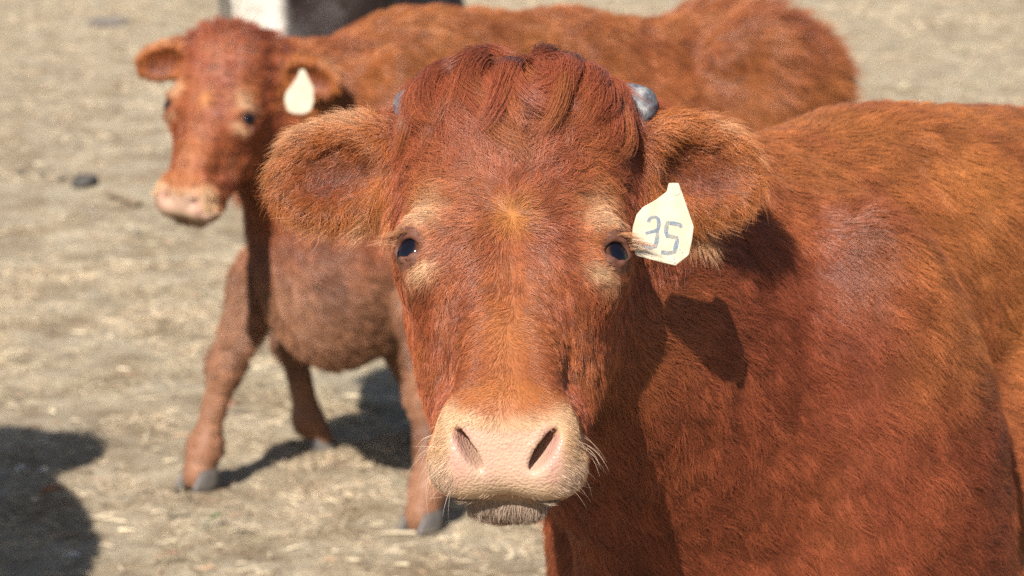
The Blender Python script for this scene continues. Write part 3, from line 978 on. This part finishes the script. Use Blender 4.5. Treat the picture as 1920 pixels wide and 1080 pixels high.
    rad = (0.0165 * (0.7 + 0.6 * rng.random(G)))[gi][:, None] * (1.0 - 0.50 * t[None] ** 1.5) * r0[:, None]
    tw = th[:, None] + rng.uniform(-1.2, 1.2, G)[gi][:, None] * t[None]
    cutl = rng.uniform(0.55, 1.0, len(gi)) ** 0.7
    f = t[None] * cutl[:, None] * (M - 1); k0 = np.clip(np.floor(f).astype(int), 0, M - 2); fr = (f - k0)[:, :, None]
    def along(A): return A[gi[:, None], k0] * (1 - fr) + A[gi[:, None], k0 + 1] * fr
    X = along(path) + along(bin_) * (rad * np.cos(tw))[:, :, None] + along(nor) * (0.42 * rad * np.sin(tw))[:, :, None]
    drift = rng.standard_normal((len(gi), 3)) * 0.0035
    X = X + drift[:, None] * (t ** 1.5)[None, :, None]
    col = RED * np.array([0.86, 0.84, 0.9]) * rng.uniform(0.72, 1.2, (G, 1))
    col = mixc(col, GOLD * 0.9, np.clip(rng.random(G) - 0.6, 0, 1))
    C = col[gi] * rng.uniform(0.75, 1.25, (len(gi), 1))
    lay_curves('forelock', root, X - cow.W, 0.00050, C * 0.7, C * 1.2)
    # --- eyelashes
    PP = []; NN = []; DD = []
    for s_ in (-1, 1):
        for i in range(130):
            t = rng.uniform(-0.5, 1.1)
            c40, s40 = math.cos(math.radians(38)), math.sin(math.radians(38))
            p = np.array([s_ * (EYE[0] + 0.012 + 0.014 * t * c40), EYE[1] - 0.017 + 0.014 * t * s40, 0.0160 - 0.007 * t * t + rng.normal(0, 0.001)])
            PP.append(F.world('h', p))
            dl = np.array([s_ * (0.75 + 0.25 * t), -0.55 + 0.4 * t, -0.25 + rng.normal(0, 0.12)])
            DD.append(Rh @ dl); NN.append(Rh @ np.array([0, -0.4, 0.9]))
    PP, NN, DD = np.array(PP), nrm(np.array(NN)), np.array(DD)
    CL = np.tile(np.array([0.42, 0.20, 0.10]), (len(PP), 1))
    make_fur('eyelashes', root, cow.W, PP, NN, DD, np.full(len(PP), 0.024), np.full(len(PP), 0.25), 0.00026, CL * 0.8, CL * 1.2, K=5,
             clumps=((0.003, 0.15),), messy=0.16, seed=19, droop=0.45)
# ------------------------------------------------------------------ ground
def ground_height(P2):
    p = np.column_stack([P2, np.zeros(len(P2))])
    return 0.020 * fbm(p * 1.3, 5, 3) + 0.026 * fbm(p * 5.0, 9, 4)

gx = np.concatenate([-np.geomspace(2000, 4.2, 24), np.arange(-4, 4.01, 0.05), np.geomspace(4.2, 2000, 24)])
gy = np.concatenate([-np.geomspace(2000, 1.2, 16), np.arange(-1, 4.9, 0.3), np.arange(5.0, 12.0, 0.04), np.arange(12, 26, 0.12), np.geomspace(26.5, 3000, 30)])
GX, GY = np.meshgrid(gx, gy, indexing='ij')
P2 = np.stack([GX.ravel(), GY.ravel()], -1)
fall = np.exp(-np.maximum(np.hypot(P2[:, 0], P2[:, 1] - 9) - 16, 0) / 10)
GZ = ground_height(P2) * fall
i = np.arange(len(gx) - 1)[:, None] * len(gy) + np.arange(len(gy) - 1)[None]
GQ = np.stack([i, i + len(gy), i + len(gy) + 1, i + 1], -1).reshape(-1, 4)
ground_me = mesh_from('ground', np.column_stack([P2, GZ]), GQ)

def ground_material():
    m, n, l, b = principled('dry_pasture', rough=0.95, spec=0.05)
    tx = n.new('ShaderNodeTexCoord')
    def noise(scale, detail=4, rough=0.6):
        q = n.new('ShaderNodeTexNoise'); q.inputs['Scale'].default_value = scale; q.inputs['Detail'].default_value = detail; q.inputs['Roughness'].default_value = rough
        l.new(tx.outputs['Object'], q.inputs['Vector']); return q
    def ramp(src, stops):
        r = n.new('ShaderNodeValToRGB'); l.new(src, r.inputs[0])
        e = r.color_ramp.elements
        e[0].position, e[0].color = stops[0][0], (*stops[0][1], 1); e[1].position, e[1].color = stops[-1][0], (*stops[-1][1], 1)
        for p, c in stops[1:-1]: q = e.new(p); q.color = (*c, 1)
        return r
    def mix(f, a, bb, t='MIX'):
        q = n.new('ShaderNodeMix'); q.data_type = 'RGBA'; q.blend_type = t
        if isinstance(f, float): q.inputs[0].default_value = f
        else: l.new(f, q.inputs[0])
        l.new(a, q.inputs[6]); l.new(bb, q.inputs[7]); return q.outputs[2]
    a = ramp(noise(0.8, 5).outputs['Fac'], [(0.3, (0.34, 0.262, 0.175)), (0.55, (0.43, 0.355, 0.250)), (0.75, (0.37, 0.340, 0.245))])
    c = ramp(noise(9, 6, 0.7).outputs['Fac'], [(0.30, (0.13, 0.090, 0.060)), (0.5, (0.38, 0.315, 0.225)), (0.70, (0.56, 0.48, 0.37))])
    d = ramp(noise(55, 4, 0.7).outputs['Fac'], [(0.3, (0.15, 0.11, 0.07)), (0.52, (0.36, 0.30, 0.21)), (0.7, (0.56, 0.48, 0.36))])
    x = mix(0.60, a.outputs[0], c.outputs[0]); x = mix(0.35, x, d.outputs[0])
    dk = ramp(noise(3.2, 4, 0.65).outputs['Fac'], [(0.36, (0.68, 0.62, 0.56)), (0.56, (1.0, 0.99, 0.97))])
    x = mix(1.0, x, dk.outputs[0], 'MULTIPLY')
    l.new(x, b.inputs['Base Color'])
    bp = n.new('ShaderNodeBump'); bp.inputs['Strength'].default_value = 0.8; bp.inputs['Distance'].default_value = 0.03
    l.new(noise(22, 8, 0.7).outputs['Fac'], bp.inputs['Height']); l.new(bp.outputs[0], b.inputs['Normal'])
    return m
ground_me.materials.append(ground_material())
ground = link(bpy.data.objects.new('ground', ground_me), kind='structure')
# ------------------------------------------------------------------ the near cow
def px(u, v, Y):
    """world point that lies Y metres in front of the camera along the world Y axis (used to work out places from the photo)"""
    dx, dy = (u - 960) / 5333.33, (540 - v) / 5333.33
    c, s = math.cos(PITCH), math.sin(PITCH)
    d = np.array([dx, c + dy * s, -s + dy * c])
    return np.array([0, 0, 1.7]) + d * (Y / d[1])

def gpx(u, v):
    dx, dy = (u - 960) / 5333.33, (540 - v) / 5333.33
    c, s = math.cos(PITCH), math.sin(PITCH)
    d = np.array([dx, c + dy * s, -s + dy * c])
    return np.array([0, 0, 1.7]) + d * (-1.7 / d[2])

near = Cow((0.425, 3.55), (0.66, 0.75), (0.000, 2.80, 1.277), yaw=-1.0, tilt=41, roll=0.8, scale=0.972, head_scale=1.0)
near.mesh('near_cow', fine=(np.array([-0.32, 2.54, 0.98]), np.array([0.32, 3.05, 1.5])), h=0.0038, hmax=0.018)
near_root = bpy.data.objects.new('red_cow', near.me); near_root.location = near.W
near.me.materials.append(SKIN)
add_color(near.me, coat_near(near, near.V, near.N)[0] * 0.75)
link(near_root, label='large red-brown cow facing the camera, with horn stubs and numbered ear tag', cat='cow')
add_float(near.me, pad_mask(near.F.local('h', near.V).astype(float)), 'wet')
add_eyes(near, near_root)
for sd in (-1, 1):
    o = bpy.data.objects.new('horn', HORN_ME); link(o, near_root)
    hk = 1.4 if sd > 0 else 1.15
    place(o, near, (0.094 if sd > 0 else -0.089, 0.098, 0.206), np.diag([sd, 1, 1]).astype(float) @ roty(-24) * hk)
add_hooves(near, near_root)

# ------------------------------------------------------------------ the second red cow
def feet_local(cow_W, rear, scale, pts):
    a = nrm(np.array([rear[0], rear[1]])); f = -a; lft = np.array([-f[1], f[0]])
    return {k: (float((p[:2] - np.array(cow_W)) @ f) / scale, float((p[:2] - np.array(cow_W)) @ lft) / scale) for k, p in pts.items()}
W2, A2, A2f, S2 = (-0.32, 7.04), (0.83, 0.56), (0.50, 0.866), 0.885
ft = feet_local(W2, A2f, S2, {'fr': gpx(378, 915), 'fl': gpx(795, 995)})
print('feet', ft)
ft['hl'] = (-1.35, 0.17); ft['hr'] = (-1.30, -0.17)
second = Cow(W2, A2, tuple(px(381, 200, 6.5)), yaw=-14, tilt=27, roll=8, feet=ft, front=A2f, scale=S2, crest=0.0, head_scale=0.97, ears={-1: (22, -18, 28), 1: (12, 8, 30)})
second.mesh('second_cow', h=0.010, hmax=0.013)
second_root = bpy.data.objects.new('red_cow', second.me); second_root.location = second.W
second.me.materials.append(SKIN)
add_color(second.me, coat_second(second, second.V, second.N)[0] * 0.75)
link(second_root, label='red-brown cow behind, standing with blank white ear tag', cat='cow')
add_eyes(second, second_root); add_hooves(second, second_root)

# ------------------------------------------------------------------ a calf hidden behind her, one hind leg in view
SC = 0.66
hf = gpx(594, 845)
WC = (hf[0] + 1.30 * SC, hf[1] + 0.15 * SC)
calf = Cow(WC, (-1.0, 0.0), (WC[0] + 0.36, WC[1] + 0.02, 0.66), yaw=70, tilt=35, scale=SC, feet={'fl': (0.12, 0.17), 'fr': (0.06, -0.17), 'hl': (-0.85, 0.17), 'hr': (-1.30, -0.15)}, tail=False)
calf.mesh('calf', h=0.014, hmax=0.014)
calf_root = bpy.data.objects.new('red_calf', calf.me); calf_root.location = calf.W
calf.me.materials.append(SKIN)
add_color(calf.me, coat_second(calf, calf.V, calf.N)[0] * 0.75)
link(calf_root, label='red-brown calf hidden behind the second cow, only a leg in view', cat='calf')
add_eyes(calf, calf_root); add_hooves(calf, calf_root)

# ------------------------------------------------------------------ the black cow
W3, A3 = (-0.69, 10.3), (0.15, 0.989)
black = Cow(W3, A3, (-1.12, 9.75, 1.42), yaw=-35, tilt=30, feet={'fl': (0.12, 0.17), 'fr': (0.06, 0.0), 'hl': (-1.38, 0.17), 'hr': (-1.25, -0.02)})
black.mesh('black_cow', h=0.018, hmax=0.018)
black_root = bpy.data.objects.new('black_cow', black.me); black_root.location = black.W
black.me.materials.append(SKIN)
add_color(black.me, coat_black(black, black.V, black.N)[0] * 0.75)
link(black_root, label='black cow with white brisket, mostly hidden at the top edge', cat='cow')
add_eyes(black, black_root); add_hooves(black, black_root)
if FUR:
    fur_near()
    print('near fur', round(time.time() - T0, 1))
    fur_simple(second, second_root, coat_second, 90000, 0.036, 0.0010, 31)
    fur_simple(calf, calf_root, coat_second, 16000, 0.03, 0.0012, 35)
    fur_simple(black, black_root, coat_black, 12000, 0.03, 0.0016, 33)
# ------------------------------------------------------------------ another black cow, out of the picture: her shadow falls into its lower left corner
other = bpy.data.objects.new('black_cow', black.me); other.location = (-1.62, 4.72, 0); other.rotation_euler = (0, 0, math.radians(20.0))
link(other, label='black cow standing just outside the frame, throwing the shadow on the grass', cat='cow')
for ch in list(black_root.children):
    c = ch.copy(); COL.objects.link(c); c.parent = other

# ------------------------------------------------------------------ ear tags
def tag_material(name, dirty):
    m, n, l, b = principled(name, (0.5, 0.44, 0.34), 0.5, 0.3)
    tx = n.new('ShaderNodeTexCoord')
    nz = n.new('ShaderNodeTexNoise'); nz.inputs['Scale'].default_value = 420; nz.inputs['Detail'].default_value = 2
    big = n.new('ShaderNodeTexNoise'); big.inputs['Scale'].default_value = 55; big.inputs['Detail'].default_value = 3
    l.new(tx.outputs['Object'], nz.inputs['Vector']); l.new(tx.outputs['Object'], big.inputs['Vector'])
    r = n.new('ShaderNodeValToRGB'); l.new(big.outputs['Fac'], r.inputs[0])
    r.color_ramp.elements[0].position = 0.3; r.color_ramp.elements[0].color = (0.40, 0.33, 0.23, 1)
    r.color_ramp.elements[1].position = 0.65; r.color_ramp.elements[1].color = (0.48, 0.41, 0.31, 1)
    sep = n.new('ShaderNodeSeparateXYZ'); l.new(tx.outputs['Object'], sep.inputs[0])
    low = n.new('ShaderNodeMapRange'); low.inputs['From Min'].default_value = -0.052; low.inputs['From Max'].default_value = -0.078
    l.new(sep.outputs['Z'], low.inputs['Value'])
    sp = n.new('ShaderNodeMapRange'); sp.inputs['From Min'].default_value = 0.60; sp.inputs['From Max'].default_value = 0.68
    l.new(nz.outputs['Fac'], sp.inputs['Value'])
    mu = n.new('ShaderNodeMath'); mu.operation = 'MULTIPLY'; l.new(low.outputs[0], mu.inputs[0]); l.new(sp.outputs[0], mu.inputs[1])
    mu2 = n.new('ShaderNodeMath'); mu2.operation = 'MULTIPLY'; l.new(mu.outputs[0], mu2.inputs[0]); mu2.inputs[1].default_value = dirty
    mx = n.new('ShaderNodeMix'); mx.data_type = 'RGBA'; l.new(mu2.outputs[0], mx.inputs[0]); l.new(r.outputs[0], mx.inputs[6]); mx.inputs[7].default_value = (0.16, 0.13, 0.13, 1)
    l.new(mx.outputs[2], b.inputs['Base Color'])
    return m

def ear_tag(cow, root, pix, Y, top, mat):
    o3 = px(*top, Y)
    pts = [px(u, v, Y) - o3 for u, v in pix]
    # the tag leans with its lower edge a little forward
    me = tag_mesh([(p[0], p[2]) for p in pts]); me.materials.append(mat)
    o = bpy.data.objects.new('ear_tag', me); link(o, root)
    o.location = o3 - cow.W
    o.rotation_euler = (math.radians(-7), 0, 0)
    return o

tg = ear_tag(near, near_root, [(1254, 343), (1272, 343), (1279, 362), (1289, 392), (1300, 424), (1296, 452), (1290, 477), (1265, 496), (1228, 487), (1191, 477), (1184, 452), (1186, 425), (1193, 402), (1205, 388), (1230, 374), (1250, 359)], 2.853, (1266, 345), tag_material('tag_plastic', 1.0))
tag(tg, label='cream plastic ear tag marked 35 in faded blue')
ink, inn, inl, inb = principled('faded_blue_ink', (0.33, 0.43, 0.55), 0.6, 0.2)
itx = inn.new('ShaderNodeTexCoord'); inz = inn.new('ShaderNodeTexNoise'); inz.inputs['Scale'].default_value = 160; inz.inputs['Detail'].default_value = 3
irp = inn.new('ShaderNodeValToRGB'); inl.new(itx.outputs['Object'], inz.inputs['Vector']); inl.new(inz.outputs['Fac'], irp.inputs[0])
irp.color_ramp.elements[0].position = 0.35; irp.color_ramp.elements[0].color = (0.25, 0.33, 0.43, 1)
irp.color_ramp.elements[1].position = 0.68; irp.color_ramp.elements[1].color = (0.46, 0.43, 0.36, 1)
inl.new(irp.outputs[0], inb.inputs['Base Color'])
o3 = px(1266, 345, 2.853)
def stroke(pts, w):
    P = [px(1170 + x / 6, 330 + y / 6, 2.853) - o3 for x, y in pts]
    P = np.array([(p[0], p[2]) for p in P])
    bm = bmesh.new(); lo = []; hi = []
    for i in range(len(P)):
        t = P[min(i + 1, len(P) - 1)] - P[max(i - 1, 0)]; t = t / np.linalg.norm(t); nn_ = np.array([-t[1], t[0]])
        y = -0.00142
        ww = w * (0.85 + 0.3 * rng.random())
        lo.append(bm.verts.new((P[i][0] - nn_[0] * ww, y, P[i][1] - nn_[1] * ww))); hi.append(bm.verts.new((P[i][0] + nn_[0] * ww, y, P[i][1] + nn_[1] * ww)))
    for i in range(len(P) - 1): bm.faces.new((lo[i], lo[i + 1], hi[i + 1], hi[i]))
    bmesh.ops.solidify(bm, geom=bm.faces[:], thickness=0.00012)
    me = bpy.data.meshes.new('digit'); bm.to_mesh(me); bm.free(); me.materials.append(ink)
    return me
d3 = stroke([(272, 515), (280, 482), (312, 460), (355, 458), (384, 482), (388, 540), (380, 590), (340, 614), (290, 626), (238, 640)], 0.0018)
d3b = stroke([(366, 600), (372, 660), (362, 730), (345, 782), (300, 796), (245, 792), (195, 764)], 0.0020)
d5 = stroke([(640, 575), (628, 545), (560, 528), (485, 524), (474, 570), (468, 625), (484, 668), (540, 676), (590, 684), (592, 730), (572, 800), (560, 846), (500, 856), (412, 850)], 0.0021)
bm = bmesh.new(); bm.from_mesh(d3); bm.from_mesh(d3b); bm.to_mesh(d3); bm.free()
for me in (d3, d5):
    o = bpy.data.objects.new('digit', me); link(o, tg)
# the stud through the ear
sb = bmesh.new(); bmesh.ops.create_cone(sb, cap_ends=True, segments=20, radius1=0.0085, radius2=0.007, depth=0.004, matrix=Matrix.Rotation(math.radians(90), 4, 'X'))
sme = bpy.data.meshes.new('stud'); sb.to_mesh(sme); sb.free(); sme.materials.append(tg.data.materials[0])
so = bpy.data.objects.new('stud', sme); link(so, tg); so.location = (0.001, -0.001, -0.007); so.scale = (0.6, 0.5, 0.6)

tg2 = ear_tag(second, second_root, [(563, 130), (571, 131), (578, 146), (587, 163), (589, 190), (583, 207), (570, 213), (550, 212), (539, 206), (534, 188), (536, 174), (548, 158), (557, 146)], 6.50, (567, 131), tag_material('blank_tag_plastic', 0.0))
tag(tg2, label='blank white ear tag')

# ------------------------------------------------------------------ dry grass and litter on the ground
def grass_field():
    n1, n2 = 110000, 70000
    Y = np.concatenate([rng.uniform(5.4, 10.5, n1), rng.uniform(10.5, 27, n2)])
    X = rng.uniform(-1, 1, len(Y)) * (0.26 * Y + 0.5)
    p3 = np.column_stack([X, Y, 0 * X])
    keep = rng.random(len(X)) < np.clip(0.40 + 1.4 * fbm(p3 * 4.0, 201, 3), 0.02, 1)
    p3 = p3[keep]; X, Y = p3[:, 0], p3[:, 1]
    P = np.column_stack([X, Y, ground_height(p3[:, :2]) - 0.002])
    N = np.tile([0.0, 0, 1.0], (len(P), 1))
    a = rng.uniform(0, 6.28, len(P)); D = np.column_stack([np.cos(a), np.sin(a), 0 * a])
    far = np.clip((Y - 6) / 18, 0, 1)
    L = (0.022 + 0.04 * rng.random(len(P)) ** 2) * (1 + 0.8 * far)
    lift = rng.uniform(0.1, 0.9, len(P))
    t = rng.random(len(P))[:, None]; g = np.clip(fbm(p3 * 1.1, 205, 2) * 1.5 - 0.1 + 0.5 * far, 0, 1)[:, None] * rng.random(len(P))[:, None]
    C = np.array([0.34, 0.26, 0.17]) * (1 - t) + np.array([0.63, 0.535, 0.395]) * t
    C = C * (1 - 0.55 * g) + np.array([0.36, 0.38, 0.24]) * 0.55 * g
    C = np.array([1.10, 1.06, 1.02]) * C * (0.72 + 0.28 * sstep(-0.25, 0.15, fbm(p3 * 3.2, 208, 3)))[:, None]
    dk = (rng.random(len(P)) < 0.16)[:, None]
    C = np.where(dk, C * 0.45, C)
    o = make_fur('dry_grass', None, (0, 0, 0), P, N, D, L, lift, 0.0020 + 0.004 * far, C * 0.9, C, K=4, clumps=((0.05, 0.25),), messy=0.4, seed=41, droop=0.3, mat=GRASS)
    tag(o, label='short dry trampled grass covering the pasture', cat='grass', kind='stuff')

def straw_litter():
    n = 5200
    Y = 5.4 + 18 * rng.random(n) ** 1.6; X = rng.uniform(-1, 1, n) * (0.26 * Y + 0.5)
    p3 = np.column_stack([X, Y, 0 * X])
    P = np.column_stack([X, Y, ground_height(p3[:, :2]) + 0.006])
    a = rng.uniform(0, 6.28, n); D = np.column_stack([np.cos(a), np.sin(a), 0 * a])
    pick = rng.random(n)
    C = np.where((pick < 0.6)[:, None], np.array([0.60, 0.50, 0.35]), np.where((pick < 0.8)[:, None], np.array([0.42, 0.27, 0.17]), np.array([0.16, 0.11, 0.07])))
    o = make_fur('straw_litter', None, (0, 0, 0), P, np.tile([0.0, 0, 1.0], (n, 1)), D, rng.uniform(0.02, 0.07, n), rng.uniform(0.0, 0.25, n), rng.uniform(0.002, 0.006, n), C, C, K=4, clumps=((0.02, 0.0),), messy=0.5, seed=47, droop=0.05, mat=GRASS)
    tag(o, label='loose straw and leaf bits scattered over the grass', cat='litter', kind='stuff')

GRASS, gn, gl, gb = principled('dry_grass_blade', rough=0.8, spec=0.1)
ga = gn.new('ShaderNodeAttribute'); ga.attribute_name = 'coat'; gl.new(ga.outputs['Color'], gb.inputs['Base Color'])
grass_field()
straw_litter()

def lump(name, at, size, mat, seed, flat=0.5):
    bm = bmesh.new(); bmesh.ops.create_icosphere(bm, subdivisions=4, radius=1.0)
    V = np.array([v.co[:] for v in bm.verts])
    d = 1 + 0.35 * fbm(V * 1.6 + seed, seed, 3)
    for v, k in zip(bm.verts, d): v.co = Vector((v.co.x * size[0] * k, v.co.y * size[1] * k, max(v.co.z, -0.3) * size[2] * k))
    for f in bm.faces: f.smooth = True
    me = bpy.data.meshes.new(name); bm.to_mesh(me); bm.free(); me.materials.append(mat)
    o = bpy.data.objects.new(name, me); o.location = at
    return o
def rough_mat(name, c0, c1, scale):
    m, n, l, b = principled(name, rough=0.9, spec=0.1)
    tx = n.new('ShaderNodeTexCoord'); nz = n.new('ShaderNodeTexNoise'); nz.inputs['Scale'].default_value = scale; nz.inputs['Detail'].default_value = 5
    r = n.new('ShaderNodeValToRGB'); l.new(tx.outputs['Object'], nz.inputs['Vector']); l.new(nz.outputs['Fac'], r.inputs[0])
    r.color_ramp.elements[0].position = 0.3; r.color_ramp.elements[1].position = 0.7
    r.color_ramp.elements[0].color = (*c0, 1); r.color_ramp.elements[1].color = (*c1, 1); l.new(r.outputs[0], b.inputs['Base Color'])
    bp = n.new('ShaderNodeBump'); bp.inputs['Distance'].default_value = 0.01; l.new(nz.outputs['Fac'], bp.inputs['Height']); l.new(bp.outputs[0], b.inputs['Normal'])
    return m
DUNG = rough_mat('old_dung', (0.035, 0.032, 0.030), (0.11, 0.10, 0.09), 30)
g = gpx(158, 345)
link(lump('dung_pat', (g[0], g[1], 0.01), (0.060, 0.12, 0.030), DUNG, 3), label='dark lump of old dung on the grass left of the cow behind', cat='dung')
for i, (u, v, s_) in enumerate(((38, 324, 0.011), (80, 332, 0.010), (114, 338, 0.013))):
    g = gpx(u, v)
    link(lump('dung_crumb', (g[0], g[1], 0.01), (s_ * 1.3, s_ * 2, s_), DUNG, 11 + i), label='%s dark crumb in the row left of the dung lump' % ('leftmost', 'middle', 'rightmost')[i], cat='dung crumb', group='crumbs beside the dung lump')
g = gpx(205, 42)
link(lump('dung_pat', (g[0], g[1], 0.0), (0.16, 0.30, 0.035), rough_mat('grey_dung', (0.12, 0.10, 0.09), (0.22, 0.19, 0.16), 12), 5), label='flat grey-brown pat far back near the top left corner', cat='dung')
# a dead stick
def stick(pts, r, mat, name):
    cu = bpy.data.curves.new(name, 'CURVE'); cu.dimensions = '3D'; cu.bevel_depth = r; cu.bevel_resolution = 2
    sp = cu.splines.new('POLY'); sp.points.add(len(pts) - 1)
    for q, p in zip(sp.points, pts): q.co = (*p, 1); q.radius = rng.uniform(0.7, 1.1)
    cu.materials.append(mat)
    dg = bpy.context.evaluated_depsgraph_get()
    tmp = bpy.data.objects.new('tmp', cu); COL.objects.link(tmp); dg.update()
    me = bpy.data.meshes.new_from_object(tmp.evaluated_get(dg)); bpy.data.objects.remove(tmp); bpy.data.curves.remove(cu)
    return bpy.data.objects.new(name, me)
WOOD = rough_mat('weathered_stick', (0.13, 0.09, 0.055), (0.27, 0.20, 0.13), 25)
link(stick([gpx(u, v) + np.array([0, 0, 0.012]) for u, v in ((198, 364), (214, 371), (232, 377), (248, 384), (262, 389))], 0.012, WOOD, 'stick'), label='brown stick lying on the grass right of the dung lump', cat='stick')
# pale fallen leaves
LEAF = [rough_mat('dead_leaf_%d' % k, a, b_, 40) for k, (a, b_) in enumerate((((0.45, 0.36, 0.25), (0.72, 0.62, 0.48)), ((0.42, 0.24, 0.16), (0.60, 0.40, 0.30)), ((0.62, 0.58, 0.52), (0.82, 0.79, 0.74))))]
def leaf(u, v, L, W_, yaw, mat, label):
    bm = bmesh.new(); rows = []
    for i in range(9):
        t = i / 8; w = W_ * math.sin(math.pi * min(0.97, t * 0.93 + 0.05)) ** 0.8
        rows.append([bm.verts.new((L * (t - 0.5), sgn * w, 0.012 * math.sin(t * 3.1) + 0.35 * abs(sgn) * w + 0.004 * math.sin(9 * t + sgn))) for sgn in (-1, -0.5, 0, 0.5, 1)])
    for p, q in zip(rows, rows[1:]):
        for j in range(4): f = bm.faces.new((p[j], q[j], q[j + 1], p[j + 1])); f.smooth = True
    bmesh.ops.solidify(bm, geom=bm.faces[:], thickness=0.0012)
    me = bpy.data.meshes.new('dead_leaf'); bm.to_mesh(me); bm.free(); me.materials.append(mat)
    o = bpy.data.objects.new('dead_leaf', me); g = gpx(u, v)
    o.location = (g[0], g[1], ground_height(g[None, :2])[0] + 0.02); o.rotation_euler = (rng.normal(0, 0.25), rng.normal(0, 0.25), math.radians(yaw))
    link(o, label=label, cat='leaf', group='dead leaves on the grass')
for a in ((42, 897, 0.034, 0.018, 30, LEAF[2], 'white leaf in the shadow at the left edge, the larger of two'),
          (78, 910, 0.030, 0.014, -20, LEAF[2], 'pale leaf in the shadow, the smaller, right of the white one'),
          (100, 948, 0.075, 0.020, 25, LEAF[1], 'pinkish curled leaf lying in the shadow below the two pale ones'),
          (330, 975, 0.060, 0.014, 15, LEAF[0], 'long tan leaf on the grass below the hoof of the splayed foreleg'),
          (440, 1003, 0.075, 0.006, -35, LEAF[0], 'thin straw-coloured blade on the grass at the bottom, left of the near muzzle'),
          (390, 1022, 0.030, 0.013, 40, LEAF[0], 'small round cream leaf at the bottom edge below the straw blade'),
          (135, 1062, 0.050, 0.016, 10, LEAF[2], 'whitish leaf at the bottom edge just outside the shadow'),
          (320, 1065, 0.045, 0.014, -10, LEAF[1], 'orange-tan leaf at the bottom edge between whitish leaf and straw blade'),
          (440, 780, 0.060, 0.018, 60, LEAF[1], 'pinkish leaf on the grass just right of the splayed foreleg'),
          (170, 408, 0.070, 0.020, 20, LEAF[2], 'pale leaf on the grass below the dung lump'),
          (252, 437, 0.085, 0.018, 75, LEAF[2], 'pale leaf below the muzzle of the cow behind')): leaf(*a)
GREEN = rough_mat('green_sprig', (0.07, 0.14, 0.05), (0.16, 0.26, 0.10), 40)
LEAF.append(GREEN)
leaf(405, 985, 0.055, 0.008, 20, GREEN, 'green blade on the grass left of the straw-coloured one')
print('script', round(time.time() - T0, 1))
